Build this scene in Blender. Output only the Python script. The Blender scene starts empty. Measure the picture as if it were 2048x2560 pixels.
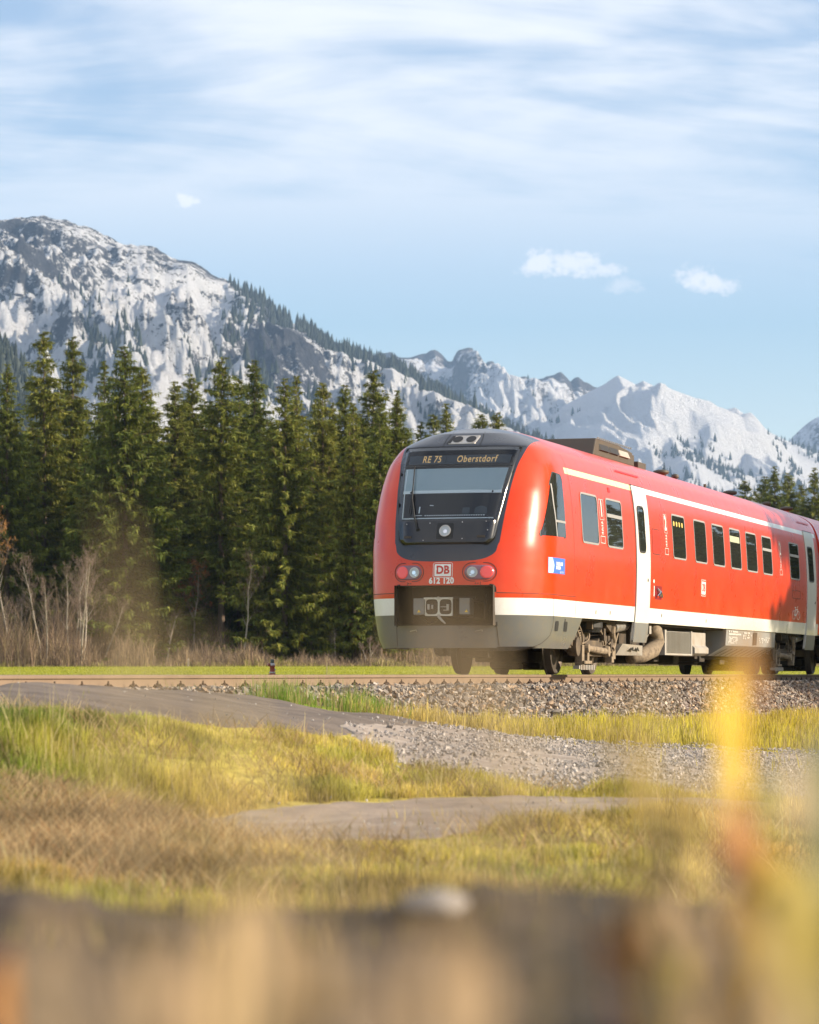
import bpy, bmesh, math, random
import numpy as np
from mathutils import Vector, Matrix

random.seed(7); rng = np.random.default_rng(7)
SCN = bpy.context.scene; COL = SCN.collection
FPX = 7700.0            # focal length in pixels of the 2560 px tall picture
HOR = 1685.0            # row of the horizon

# ---------------------------------------------------------------- camera
cam = bpy.data.cameras.new('camera'); camo = bpy.data.objects.new('camera', cam); COL.objects.link(camo)
camo.location = (0, 0, 0.012); camo.rotation_euler = (math.pi/2, 0, 0)
cam.sensor_fit = 'VERTICAL'; cam.sensor_height = 36.0
cam.lens = FPX/2560*36.0
cam.shift_y = (HOR-1280)/2560
cam.clip_start = 0.05; cam.clip_end = 40000
cam.dof.use_dof = True; cam.dof.focus_distance = 50.0; cam.dof.aperture_fstop = 4.0; cam.dof.aperture_blades = 0
SCN.camera = camo

# ---------------------------------------------------------------- sun, sky, exposure
SUN_EL, SUN_AZ = math.radians(20), math.radians(94.5)     # azimuth clockwise from +Y
SUN_V = Vector((math.sin(SUN_AZ)*math.cos(SUN_EL), math.cos(SUN_AZ)*math.cos(SUN_EL), math.sin(SUN_EL)))
sl = bpy.data.lights.new('sun', 'SUN'); sl.energy = 5.0; sl.angle = math.radians(0.53); sl.color = (1.0, 0.84, 0.64)
so = bpy.data.objects.new('sun', sl); COL.objects.link(so)
so.rotation_euler = SUN_V.to_track_quat('Z', 'Y').to_euler(); so.location = (200, -40, 90)

world = bpy.data.worlds.new('World'); SCN.world = world; world.use_nodes = True
def build_world():
    nt = world.node_tree; nt.nodes.clear(); N = nt.nodes; L = nt.links
    def nd(t, **k):
        n = N.new(t)
        for a, b in k.items(): setattr(n, a, b)
        return n
    def mth(op, a, b=None, c=None, clamp=False):
        n = nd('ShaderNodeMath', operation=op, use_clamp=clamp)
        for i, v in enumerate((a, b, c)):
            if v is None: continue
            if isinstance(v, (int, float)): n.inputs[i].default_value = v
            else: L.new(v, n.inputs[i])
        return n.outputs[0]
    def sstep(v, lo, hi, a=0.0, b=1.0):
        n = nd('ShaderNodeMapRange', interpolation_type='SMOOTHSTEP')
        L.new(v, n.inputs[0])
        for i, q in zip((1, 2, 3, 4), (lo, hi, a, b)): n.inputs[i].default_value = q
        return n.outputs[0]
    sky = nd('ShaderNodeTexSky', sky_type='NISHITA'); sky.sun_disc = False
    sky.sun_elevation = SUN_EL; sky.sun_rotation = SUN_AZ
    sky.altitude = 800; sky.air_density = 1.0; sky.dust_density = 0.6; sky.ozone_density = 1.0
    tc = nd('ShaderNodeTexCoord'); sp = nd('ShaderNodeSeparateXYZ'); L.new(tc.outputs['Generated'], sp.inputs[0])
    X, Y, Z = sp.outputs
    zc = mth('MAXIMUM', Z, 0.0)
    den = mth('ADD', zc, 0.10)
    px = mth('DIVIDE', X, den); py = mth('DIVIDE', Y, den)
    def noise(vx, vy, vz, scale, det, rough, dist=0.0):
        c = nd('ShaderNodeCombineXYZ')
        for i, v in enumerate((vx, vy, vz)):
            if isinstance(v, (int, float)): c.inputs[i].default_value = v
            else: L.new(v, c.inputs[i])
        n = nd('ShaderNodeTexNoise'); L.new(c.outputs[0], n.inputs['Vector'])
        n.inputs['Scale'].default_value = scale; n.inputs['Detail'].default_value = det
        n.inputs['Roughness'].default_value = rough; n.inputs['Distortion'].default_value = dist
        return n.outputs['Fac']
    # high thin cirrus sheets: broad masses times fine streaks along a wind direction
    wx = mth('ADD', mth('MULTIPLY', px, 0.94), mth('MULTIPLY', py, 0.16))
    wy = mth('SUBTRACT', mth('MULTIPLY', py, 0.98), mth('MULTIPLY', px, 0.22))
    broad = noise(mth('MULTIPLY', wx, 1.0), wy, 23.9, 0.80, 5, 0.55, 0.9)
    streak = noise(mth('MULTIPLY', wx, 0.9), mth('MULTIPLY', wy, 1.7), 4.4, 1.6, 7, 0.62, 1.4)
    fine = noise(mth('MULTIPLY', wx, 2.0), mth('MULTIPLY', wy, 3.4), 1.3, 2.6, 6, 0.6, 0.5)
    mix = mth('ADD', mth('MULTIPLY', broad, 0.68), mth('ADD', mth('MULTIPLY', streak, 0.24), mth('MULTIPLY', fine, 0.08)))
    elev = sstep(Z, 0.100, 0.185)
    cir = mth('MULTIPLY', mth('ADD', 0.20, mth('MULTIPLY', sstep(mix, 0.40, 0.57), 0.78)), mth('ADD', 0.06, mth('MULTIPLY', elev, 0.94)))
    # low milky air towards the horizon
    milk = sstep(Z, 0.14, 0.0, 0.05, 0.62)
    cover = mth('MAXIMUM', cir, milk)
    # small fair-weather puffs
    ax = mth('DIVIDE', X, mth('MAXIMUM', Y, 0.05)); ez = mth('DIVIDE', Z, mth('MAXIMUM', Y, 0.05))
    warp = noise(mth('MULTIPLY', ax, 1.0), mth('MULTIPLY', ez, 1.5), 0.4, 130, 6, 0.62)
    warp2 = noise(ax, ez, 4.4, 420, 5, 0.6)
    wv = mth('ADD', mth('MULTIPLY', mth('SUBTRACT', warp, 0.5), 2.3), mth('MULTIPLY', mth('SUBTRACT', warp2, 0.5), 1.2))
    tot = None
    front = mth('GREATER_THAN', Y, 0.2)
    for (cx, cy, rx, ry, op) in PUFFS:
        a0 = (cx-1024)/FPX; e0 = (HOR-cy)/FPX
        da = mth('MULTIPLY', mth('SUBTRACT', ax, a0), FPX/rx); de = mth('MULTIPLY', mth('SUBTRACT', ez, e0), FPX/ry)
        r = mth('SQRT', mth('ADD', mth('MULTIPLY', da, da), mth('MULTIPLY', de, de)))
        m = mth('MULTIPLY', sstep(mth('ADD', r, wv), 1.30, 0.15), op)
        tot = m if tot is None else mth('MAXIMUM', tot, m)
    tot = mth('MULTIPLY', tot, front)
    cover = mth('MAXIMUM', cover, tot)
    hsv = nd('ShaderNodeHueSaturation'); hsv.inputs['Saturation'].default_value = 1.32; hsv.inputs['Hue'].default_value = 0.508
    L.new(sky.outputs[0], hsv.inputs['Color'])
    b1 = nd('ShaderNodeBackground'); L.new(hsv.outputs[0], b1.inputs[0]); b1.inputs[1].default_value = SKY_S
    b2 = nd('ShaderNodeBackground'); b2.inputs[0].default_value = (0.96, 0.97, 1.0, 1); b2.inputs[1].default_value = CLOUD_S
    ms = nd('ShaderNodeMixShader'); L.new(cover, ms.inputs[0]); L.new(b1.outputs[0], ms.inputs[1]); L.new(b2.outputs[0], ms.inputs[2])
    out = nd('ShaderNodeOutputWorld'); L.new(ms.outputs[0], out.inputs[0])
SKY_S, CLOUD_S = 0.096, 0.64
PUFFS = [(1350, 655, 75, 42, 1.0), (1440, 662, 95, 36, 1.0), (1510, 674, 60, 24, .9), (1740, 692, 55, 36, 1.0), (1790, 708, 66, 32, 1.0), (1560, 712, 60, 28, .6), (470, 502, 46, 32, 1.0), (1500, 405, 80, 44, .6),
         (1610, 372, 40, 24, .45), (975, 592, 60, 34, .5), (1565, 708, 60, 30, .45), (1130, 270, 90, 50, .5), (2000, 480, 40, 18, .5)]
build_world()
SCN.view_settings.view_transform = 'Standard'; SCN.view_settings.look = 'None'
SCN.view_settings.gamma = 1.0; SCN.view_settings.use_curve_mapping = False
SCN.view_settings.exposure = 0.88
SCN.render.engine = 'CYCLES'
SCN.cycles.use_denoising = True
SCN.cycles.max_bounces = 8; SCN.cycles.transparent_max_bounces = 12; SCN.cycles.volume_bounces = 0
SCN.cycles.sample_clamp_indirect = 6.0

# ---------------------------------------------------------------- helpers
def tag(o, label=None, cat=None, group=None, kind=None):
    if label: o['label'] = label
    if cat: o['category'] = cat
    if group: o['group'] = group
    if kind: o['kind'] = kind
    return o
def empty(name, loc=(0, 0, 0), rz=0.0):
    o = bpy.data.objects.new(name, None); COL.objects.link(o); o.location = loc; o.rotation_euler = (0, 0, rz)
    o.empty_display_size = 0.2
    return o
def link(name, me, parent=None):
    o = bpy.data.objects.new(name, me); COL.objects.link(o)
    if parent: o.parent = parent
    return o
def mesh_np(name, V, T, mat, parent=None, smooth=False, col=None, nper=3):
    """fast mesh from numpy arrays; T is (m,nper)"""
    me = bpy.data.meshes.new(name)
    V = np.asarray(V, np.float32); T = np.asarray(T, np.int32)
    me.vertices.add(len(V)); me.vertices.foreach_set('co', V.ravel())
    me.loops.add(T.size); me.loops.foreach_set('vertex_index', T.ravel())
    me.polygons.add(len(T))
    me.polygons.foreach_set('loop_start', np.arange(0, T.size, nper, dtype=np.int32))
    me.polygons.foreach_set('loop_total', np.full(len(T), nper, np.int32))
    me.polygons.foreach_set('use_smooth', np.full(len(T), bool(smooth)))
    me.update(calc_edges=True)
    if col is not None:
        a = me.attributes.new('tint', 'FLOAT_COLOR', 'POINT')
        c = np.ones((len(V), 4), np.float32); c[:, :3] = col
        a.data.foreach_set('color', c.ravel())
    if mat: me.materials.append(mat)
    return link(name, me, parent)
class MB:
    """collects simple shapes in one mesh"""
    def __init__(s): s.v = []; s.f = []
    def add(s, vs, fs):
        n = len(s.v); s.v += [tuple(p) for p in vs]; s.f += [tuple(i+n for i in f) for f in fs]; return s
    def box(s, c, d, rot=None, taper=None):
        hx, hy, hz = d[0]/2, d[1]/2, d[2]/2
        vs = [Vector((x, y, z)) for z in (-hz, hz) for y in (-hy, hy) for x in (-hx, hx)]
        if taper:
            for v in vs:
                if v.z > 0: v.x *= taper; v.y *= taper
        if rot is not None: vs = [rot @ v for v in vs]
        c = Vector(c)
        return s.add([v+c for v in vs], [(0, 2, 3, 1), (4, 5, 7, 6), (0, 1, 5, 4), (2, 6, 7, 3), (0, 4, 6, 2), (1, 3, 7, 5)])
    def bbox(s, x0, x1, y0, y1, z0, z1): return s.box(((x0+x1)/2, (y0+y1)/2, (z0+z1)/2), (abs(x1-x0), abs(y1-y0), abs(z1-z0)))
    def prism(s, pts, a, b, axis=1):
        """polygon pts in the two other axes swept from a to b along axis"""
        n = len(pts); vs = []
        for t in (a, b):
            for (p, q) in pts:
                v = [0, 0, 0]; o = [i for i in range(3) if i != axis]; v[o[0]] = p; v[o[1]] = q; v[axis] = t; vs.append(v)
        fs = [tuple(range(n)), tuple(range(2*n-1, n-1, -1))]+[(i, (i+1) % n, n+(i+1) % n, n+i) for i in range(n)]
        return s.add(vs, fs)
    def tube(s, pts, r, n=8, caps=True):
        pts = [Vector(p) for p in pts]; rs = r if hasattr(r, '__len__') else [r]*len(pts)
        vs = []; fs = []; up = None
        for i, p in enumerate(pts):
            t = (pts[min(i+1, len(pts)-1)]-pts[max(i-1, 0)]).normalized()
            if up is None: up = t.orthogonal().normalized()
            up = (up-t*up.dot(t)); up = up.normalized() if up.length > 1e-6 else t.orthogonal().normalized()
            w = t.cross(up)
            for k in range(n):
                a = 2*math.pi*k/n; vs.append(p+(up*math.cos(a)+w*math.sin(a))*rs[i])
        for i in range(len(pts)-1):
            for k in range(n):
                a = i*n+k; b = i*n+(k+1) % n; fs.append((a, b, b+n, a+n))
        if caps: fs += [tuple(range(n-1, -1, -1)), tuple(range((len(pts)-1)*n, len(pts)*n))]
        return s.add(vs, fs)
    def lathe(s, prof, c, axis='y', n=28):
        """prof: (r, h) list turned about an axis through c"""
        vs = []; fs = []
        for (r, h) in prof:
            for k in range(n):
                a = 2*math.pi*k/n; p, q = r*math.cos(a), r*math.sin(a)
                vs.append({'y': (c[0]+p, c[1]+h, c[2]+q), 'z': (c[0]+p, c[1]+q, c[2]+h), 'x': (c[0]+h, c[1]+p, c[2]+q)}[axis])
        for i in range(len(prof)-1):
            for k in range(n):
                a = i*n+k; b = i*n+(k+1) % n; fs.append((a, b, b+n, a+n))
        fs += [tuple(range(n-1, -1, -1)), tuple(range((len(prof)-1)*n, len(prof)*n))]
        return s.add(vs, fs)
    def build(s, name, mat, parent=None, smooth=False, bevel=0.0, fix=True):
        me = bpy.data.meshes.new(name); me.from_pydata(s.v, [], s.f)
        if fix:
            bm = bmesh.new(); bm.from_mesh(me); bmesh.ops.recalc_face_normals(bm, faces=bm.faces)
            if bevel:
                es = [e for e in bm.edges if len(e.link_faces) == 2 and e.calc_face_angle() > 0.6]
                bmesh.ops.bevel(bm, geom=es, offset=bevel, segments=2, affect='EDGES', profile=0.6, clamp_overlap=True)
            bm.to_mesh(me); bm.free()
        if smooth: me.polygons.foreach_set('use_smooth', [True]*len(me.polygons))
        if mat: me.materials.append(mat)
        return link(name, me, parent)
def auto_smooth(o, ang=35):
    me = o.data; bm = bmesh.new(); bm.from_mesh(me)
    for f in bm.faces: f.smooth = True
    for e in bm.edges: e.smooth = not (len(e.link_faces) == 2 and e.calc_face_angle() > math.radians(ang))
    bm.to_mesh(me); bm.free(); return o

# ---------------------------------------------------------------- materials
class NT:
    def __init__(s, name):
        s.m = bpy.data.materials.new(name); s.m.use_nodes = True; s.t = s.m.node_tree; s.N = s.t.nodes; s.L = s.t.links
        s.b = s.N['Principled BSDF']; s.out = s.N['Material Output']
    def nd(s, t, ins=None, **k):
        n = s.N.new(t)
        for a, b in k.items(): setattr(n, a, b)
        for key, v in (ins or {}).items(): s.put(n.inputs[key], v)
        return n
    def put(s, sock, v):
        if hasattr(v, 'is_output') or isinstance(v, bpy.types.NodeSocket): s.L.new(v, sock)
        elif isinstance(v, tuple) and len(v) == 3 and sock.type == 'RGBA': sock.default_value = (*v, 1)
        else: sock.default_value = v
    def set(s, **k):
        for a, v in k.items(): s.put(s.b.inputs[a.replace('_', ' ')], v)
    def math(s, op, a, b=0.0, c=0.0, clamp=False):
        n = s.nd('ShaderNodeMath', operation=op, use_clamp=clamp)
        for i, v in enumerate((a, b, c)): s.put(n.inputs[i], v)
        return n.outputs[0]
    def noise(s, scale, det=4, rough=.55, vec=None, dist=0.0):
        n = s.nd('ShaderNodeTexNoise'); n.inputs['Scale'].default_value = scale; n.inputs['Detail'].default_value = det
        n.inputs['Roughness'].default_value = rough; n.inputs['Distortion'].default_value = dist
        if vec is not None: s.L.new(vec, n.inputs['Vector'])
        return n.outputs['Fac']
    def ramp(s, v, stops):
        n = s.nd('ShaderNodeValToRGB'); s.L.new(v, n.inputs[0]); cr = n.color_ramp
        while len(cr.elements) < len(stops): cr.elements.new(0.5)
        for e, (p, c) in zip(cr.elements, stops): e.position = p; e.color = (*c, 1) if len(c) == 3 else c
        return n.outputs[0]
    def mix(s, f, a, b):
        n = s.nd('ShaderNodeMix', data_type='RGBA'); s.put(n.inputs[0], f); s.put(n.inputs[6], a); s.put(n.inputs[7], b); return n.outputs[2]
    def rng(s, v, lo, hi, a=0.0, b=1.0, smooth=True):
        n = s.nd('ShaderNodeMapRange', interpolation_type='SMOOTHSTEP' if smooth else 'LINEAR'); s.put(n.inputs[0], v)
        for i, q in zip((1, 2, 3, 4), (lo, hi, a, b)): n.inputs[i].default_value = q
        return n.outputs[0]
    def bump(s, h, strength=.3, dist=.02):
        n = s.nd('ShaderNodeBump'); n.inputs['Strength'].default_value = strength; n.inputs['Distance'].default_value = dist
        s.L.new(h, n.inputs['Height']); s.L.new(n.outputs[0], s.b.inputs['Normal'])
    def obj(s): return s.nd('ShaderNodeTexCoord').outputs['Object']
    def gen(s): return s.nd('ShaderNodeTexCoord').outputs['Generated']
def simple(name, col, rough=.5, metal=0.0, var=.25, scale=6.0, spec=.5, coat=0.0, dirt=None):
    n = NT(name); c0 = tuple(max(0, v*(1-var)) for v in col); c1 = tuple(min(1, v*(1+var)) for v in col)
    f = n.noise(scale, 5, .6, n.obj()); c = n.mix(f, c0, c1)
    if dirt:
        g = n.rng(n.noise(scale*.6, 6, .7, n.obj()), .45, .75); c = n.mix(g, c, dirt)
    n.set(Base_Color=c, Roughness=rough, Metallic=metal); n.b.inputs['Specular IOR Level'].default_value = spec
    n.b.inputs['Coat Weight'].default_value = coat; n.b.inputs['Coat Roughness'].default_value = .04
    return n.m
def leafy(name, rough=.6, trans=.35, var_obj=.0):
    """colour from the per-vertex leaf tint, part of the light passes through"""
    n = NT(name); a = n.nd('ShaderNodeAttribute', attribute_name='tint'); c = a.outputs['Color']
    if var_obj:
        oi = n.nd('ShaderNodeObjectInfo'); h = n.nd('ShaderNodeHueSaturation')
        n.L.new(c, h.inputs['Color']); n.put(h.inputs['Value'], n.math('MULTIPLY_ADD', oi.outputs['Random'], var_obj, 1-var_obj/2))
        n.put(h.inputs['Hue'], n.math('MULTIPLY_ADD', oi.outputs['Random'], -.025, .515)); c = h.outputs[0]
    n.put(n.b.inputs['Base Color'], c); n.b.inputs['Roughness'].default_value = rough
    n.b.inputs['Specular IOR Level'].default_value = .25
    t = n.nd('ShaderNodeBsdfTranslucent'); n.L.new(c, t.inputs[0])
    m = n.nd('ShaderNodeMixShader'); m.inputs[0].default_value = trans
    n.L.new(n.b.outputs[0], m.inputs[1]); n.L.new(t.outputs[0], m.inputs[2]); n.L.new(m.outputs[0], n.out.inputs[0])
    return n.m
# ---- numpy noise
def _h(ix, iy, seed):
    n = (ix.astype(np.int64)*374761393+iy.astype(np.int64)*668265263+seed*1442695041) & 0xffffffff
    n = ((n ^ (n >> 13))*1274126177) & 0xffffffff
    return ((n ^ (n >> 16)) & 0xffff)/65535.0
def gnoise(x, y, seed=0):
    ix = np.floor(x); iy = np.floor(y); fx = x-ix; fy = y-iy
    u = fx*fx*fx*(fx*(fx*6-15)+10); v = fy*fy*fy*(fy*(fy*6-15)+10)
    def g(dx, dy):
        a = _h(ix+dx, iy+dy, seed)*2*np.pi; return np.cos(a)*(fx-dx)+np.sin(a)*(fy-dy)
    a = g(0, 0)*(1-u)+g(1, 0)*u; b = g(0, 1)*(1-u)+g(1, 1)*u
    return (a*(1-v)+b*v)*1.5
def fbm(x, y, o=5, seed=0, lac=2.03, gain=.5):
    s = 0; a = 1.0; f = 1.0
    for i in range(o): s = s+a*gnoise(x*f+i*17.3, y*f-i*9.1, seed+i); f *= lac; a *= gain
    return s
def ridged(x, y, o=6, seed=0, lac=2.05, gain=.5):
    s = 0; a = 1.0; f = 1.0; w = 1.0
    for i in range(o):
        n = 1-np.abs(gnoise(x*f+i*11.7, y*f+i*5.3, seed+i)); n = n*n*w; s = s+a*n; w = np.clip(n*1.6, 0, 1); f *= lac; a *= gain
    return s
def smooth01(v, a, b):
    t = np.clip((v-a)/(b-a), 0, 1); return t*t*(3-2*t)
# ---------------------------------------------------------------- the track's own frame (s along the train, u towards the path, z above the rail heads)
TH = math.atan(2316/FPX); SN, CS = math.sin(TH), math.cos(TH); TX, TY = 0.49, 45.85
def to_su(X, Y): return (X-TX)*SN+(Y-TY)*CS, (X-TX)*CS-(Y-TY)*SN
def to_xy(s, u): return TX+SN*s+CS*u, TY+CS*s-SN*u
def wp(px, py, d): return ((px-1024)*d/FPX, d, (HOR-py)*d/FPX)

# ---------------------------------------------------------------- terrain heights
_cp = [(0, 1694, 27.5), (250, 1708, 29.5), (430, 1716, 30.5), (560, 1730, 31.2), (760, 1768, 31.2), (1024, 1800, 32.2), (1250, 1838, 33.6), (1640, 1860, 38),
       (2048, 1872, 42), (-300, 1693, 26), (0, 1742, 24), (300, 1778, 24), (600, 1815, 24.5), (850, 1856, 25), (1000, 1920, 24), (1270, 1962, 24),
       (1400, 1978, 24), (2048, 2005, 24), (440, 2045, 20), (600, 2020, 20.5), (850, 2005, 21), (1270, 1990, 22), (1640, 1995, 22), (2048, 2020, 22),
       (450, 2062, 19.3), (600, 2095, 18), (800, 2112, 17.5), (1024, 2108, 17.5), (1300, 2064, 19), (1640, 2020, 20.5), (0, 1850, 21.5), (0, 1960, 19.5),
       (0, 2075, 17), (0, 2250, 14), (1024, 2262, 14), (2048, 2250, 14), (300, 1868, 22), (600, 1910, 22), (850, 1965, 22), (250, 2010, 18.6), (1400, 2180, 15.8),
       (2048, 2120, 18), (-400, 1740, 24), (-400, 2060, 18), (2500, 2010, 24), (2500, 2250, 14), (-400, 2250, 14), (2600, 1870, 44), (1800, 1800, 51), (2048, 1790, 59),
       (1500, 1806, 42.5), (1200, 1815, 36)]
_C = np.array([wp(*p) for p in _cp])
for sx, zz in ((75, -.92), (100, -.95)):
    x, y = to_xy(sx-10, 3.4); _C = np.vstack([_C, [[x, y, zz]]])
    x, y = to_xy(sx-20, 12); _C = np.vstack([_C, [[x, y, -1.1]]])
def _tps(r2): return np.where(r2 > 1e-9, r2*np.log(r2+1e-12), 0)
_sc = np.array([1.0, .55])
_P = _C[:, :2]*_sc
_n = len(_P); _A = np.zeros((_n+3, _n+3))
_A[:_n, :_n] = _tps(((_P[:, None]-_P[None])**2).sum(2))+np.eye(_n)*.3
_A[:_n, _n] = 1; _A[:_n, _n+1:] = _P; _A[_n, :_n] = 1; _A[_n+1:, :_n] = _P.T
_W = np.linalg.solve(_A, np.concatenate([_C[:, 2], np.zeros(3)]))
def tps(X, Y):
    X = np.asarray(X, float); Y = np.asarray(Y, float); sh = X.shape; q = np.stack([X.ravel(), Y.ravel()], 1)*_sc; o = np.empty(len(q))
    for i in range(0, len(q), 40000):
        b = q[i:i+40000]; o[i:i+40000] = _tps(((b[:, None]-_P[None])**2).sum(2)) @ _W[:_n]+_W[_n]+b @ _W[_n+1:]
    return o.reshape(sh)
def meadow_z(X, Y):
    return -.62+np.clip((Y-60)/165, 0, 1.0)*1.20+smooth01(Y, 230, 900)*4+.05*gnoise(X*.05, Y*.05, 5)
def gz(X, Y):
    X = np.asarray(X, float); Y = np.asarray(Y, float)
    s, u = to_su(X, Y)
    Xc = np.clip(X, -8, 16); Yc = np.clip(Y, 12, 70)
    near = np.clip(tps(Xc, Yc), -1.35, .02)
    near = near+.03*gnoise(X*1.1, Y*1.1, 21)+.012*gnoise(X*4, Y*4, 22)
    far = meadow_z(X, Y)
    bed = np.full_like(X, -.66)
    z = np.where(u > 0, near+(bed-near)*smooth01(u, 2.3, 1.4), far+(bed-far)*smooth01(-u, 6, 2.4))
    # the low bank in front of the lens
    bank = -.318+.030*gnoise(X*2.3, Y*1.1, 31)+.012*gnoise(X*7, Y*7, 32)
    z = z+(bank-z)*smooth01(Y, 8.0, 4.15)
    # beyond the right-hand field keep it flat
    z = np.where((X > 14) & (u > 0), z*(1-smooth01(X, 14, 40))+(-1.0)*smooth01(X, 14, 40), z)
    return z

# ---------------------------------------------------------------- what grows where (colours of the plants themselves)
_gp = [((0, 1760, 22), (.11, .19, .024)), ((0, 1900, 20), (.17, .21, .034)), ((110, 1870, 21), (.26, .26, .05)), ((350, 1850, 22), (.34, .32, .065)),
       ((600, 1850, 22), (.38, .34, .09)), ((760, 1920, 22), (.34, .29, .08)), ((0, 1985, 18.6), (.15, .19, .04)), ((250, 1990, 18.5), (.36, .28, .12)),
       ((600, 1990, 20), (.40, .31, .12)), ((850, 1985, 21.5), (.36, .31, .09)), ((0, 2060, 17), (.31, .21, .10)), ((300, 2090, 16.5), (.34, .24, .12)),
       ((400, 2170, 15), (.32, .22, .10)), ((0, 2200, 14.5), (.34, .30, .07)), ((300, 2240, 14), (.33, .31, .065)), ((700, 2170, 15.5), (.40, .33, .11)),
       ((1000, 2180, 15.5), (.38, .34, .08)), ((1400, 2130, 16.5), (.38, .34, .08)), ((1300, 2200, 15), (.20, .26, .05)), ((1700, 2150, 16), (.35, .28, .10)),
       ((2000, 2100, 18), (.33, .24, .09)), ((1900, 1830, 45), (.33, .30, .05)), ((1300, 1830, 36), (.33, .29, .06)), ((1060, 1800, 33), (.36, .30, .10)),
       ((1500, 1820, 42), (.33, .31, .05)), ((2000, 1800, 60), (.31, .28, .05)), ((1250, 1975, 23.5), (.32, .29, .05)), ((700, 1745, 33), (.16, .24, .03)), ((1200, 2260, 14), (.36, .29, .12))]
_G = np.array([wp(*p)[:2] for p, c in _gp]); _GC = np.array([c for p, c in _gp])
def gcol(X, Y):
    q = np.stack([np.ravel(X), np.ravel(Y)], 1).astype(float)
    q[:, 0] += .35*fbm(q[:, 0]*.9, q[:, 1]*.5, 3, 41); q[:, 1] += .9*fbm(q[:, 0]*.8, q[:, 1]*.4, 3, 42)
    out = np.empty((len(q), 3)); sc = np.array([1.0, .5])
    for i in range(0, len(q), 40000):
        b = q[i:i+40000]*sc
        w = 1/(((b[:, None]-(_G*sc)[None])**2).sum(2)+.03)**1.7
        out[i:i+40000] = (w @ _GC)/w.sum(1, keepdims=True)*np.array([1.36, 1.28, 1.08])
    return out

# ---------------------------------------------------------------- road, gravel patch and dirt path outlines (top views)
def line(pts):
    P = np.array([wp(*p)[:2] for p in pts]); return P
ROAD_UP = line([(-420, 1690, 25.6), (0, 1693, 27.7), (250, 1707, 29.7), (430, 1714, 30.7), (560, 1728, 31.4), (760, 1766, 31.3), (1024, 1798, 32.3), (1120, 1815, 32.8)])
ROAD_LO = line([(-420, 1740, 22.4), (0, 1742, 23.2), (300, 1777, 23.6), (600, 1813, 24.2), (850, 1852, 25.2), (1000, 1858, 28), (1060, 1840, 31)])
GRAV_UP = line([(850, 1848, 27.0), (910, 1832, 29.0), (970, 1818, 31.0), (1024, 1812, 32), (1250, 1838, 33.6), (1640, 1861, 37.5), (2048, 1880, 41), (2700, 1880, 47)])
GRAV_LO = line([(850, 1850, 26.8), (900, 1868, 25.6), (950, 1895, 24.8), (1000, 1922, 24), (1270, 1964, 24), (1400, 1979, 23.6), (2048, 2008, 23.5), (2700, 2008, 23.5)])
PATH_UP = line([(330, 2057, 19.6), (430, 2050, 19.7), (520, 2035, 20.2), (620, 2020, 20.6), (850, 2004, 21.2), (1100, 1993, 21.8), (1270, 1990, 22.2), (1640, 1992, 22.5), (2200, 1996, 23.2)])
PATH_LO = line([(330, 2060, 19.5), (430, 2066, 19.2), (520, 2084, 18.5), (620, 2100, 17.9), (850, 2110, 17.5), (1100, 2096, 17.8), (1270, 2068, 18.8), (1640, 2016, 20.6), (2200, 2012, 21.3)])
def poly_in(X, Y, up, lo, grow=0.0):
    """signed: fraction inside the strip between two edge lines at that X (edges run over X/Y bearing)"""
    b = X/Y; bu = up[:, 0]/up[:, 1]; bl = lo[:, 0]/lo[:, 1]
    yu = np.interp(b, bu, up[:, 1]); yl = np.interp(b, bl, lo[:, 1])
    ok = (b > max(bu[0], bl[0])) & (b < min(bu[-1], bl[-1]))
    return ok & (Y < yu+grow) & (Y > yl-grow)
def resample(P, n):
    d = np.concatenate([[0], np.cumsum(np.hypot(*np.diff(P, axis=0).T))]); t = np.linspace(0, d[-1], n)
    return np.stack([np.interp(t, d, P[:, 0]), np.interp(t, d, P[:, 1])], 1)
def strip_sheet(name, up, lo, mat, lift, n=160, m=30, jag=.12, seed=3):
    a = resample(up, n); b = resample(lo, n); t = np.linspace(0, 1, m)[None, :, None]
    P = a[:, None]*(1-t)+b[:, None]*t
    X, Y = P[..., 0].copy(), P[..., 1].copy()
    e = np.abs(np.linspace(-1, 1, m))[None]**6
    sgn = np.sign(np.linspace(1, -1, m))[None]
    Y += sgn*e*jag*fbm(X*2.2, Y*.7+5, 4, seed)*1.6
    Z = gz(X, Y)+lift*(1-e*1.6)
    V = np.stack([X, Y, Z], 2).reshape(-1, 3)
    i = np.arange(n-1)[:, None]*m+np.arange(m-1)[None]; i = i.ravel()
    T = np.stack([i, i+1, i+m+1, i+m], 1)
    o = mesh_np(name, V, T, mat, smooth=True, nper=4)
    if o.data.polygons[0].normal.z < 0: o.data.flip_normals()
    return tag(o, kind='structure')

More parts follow.
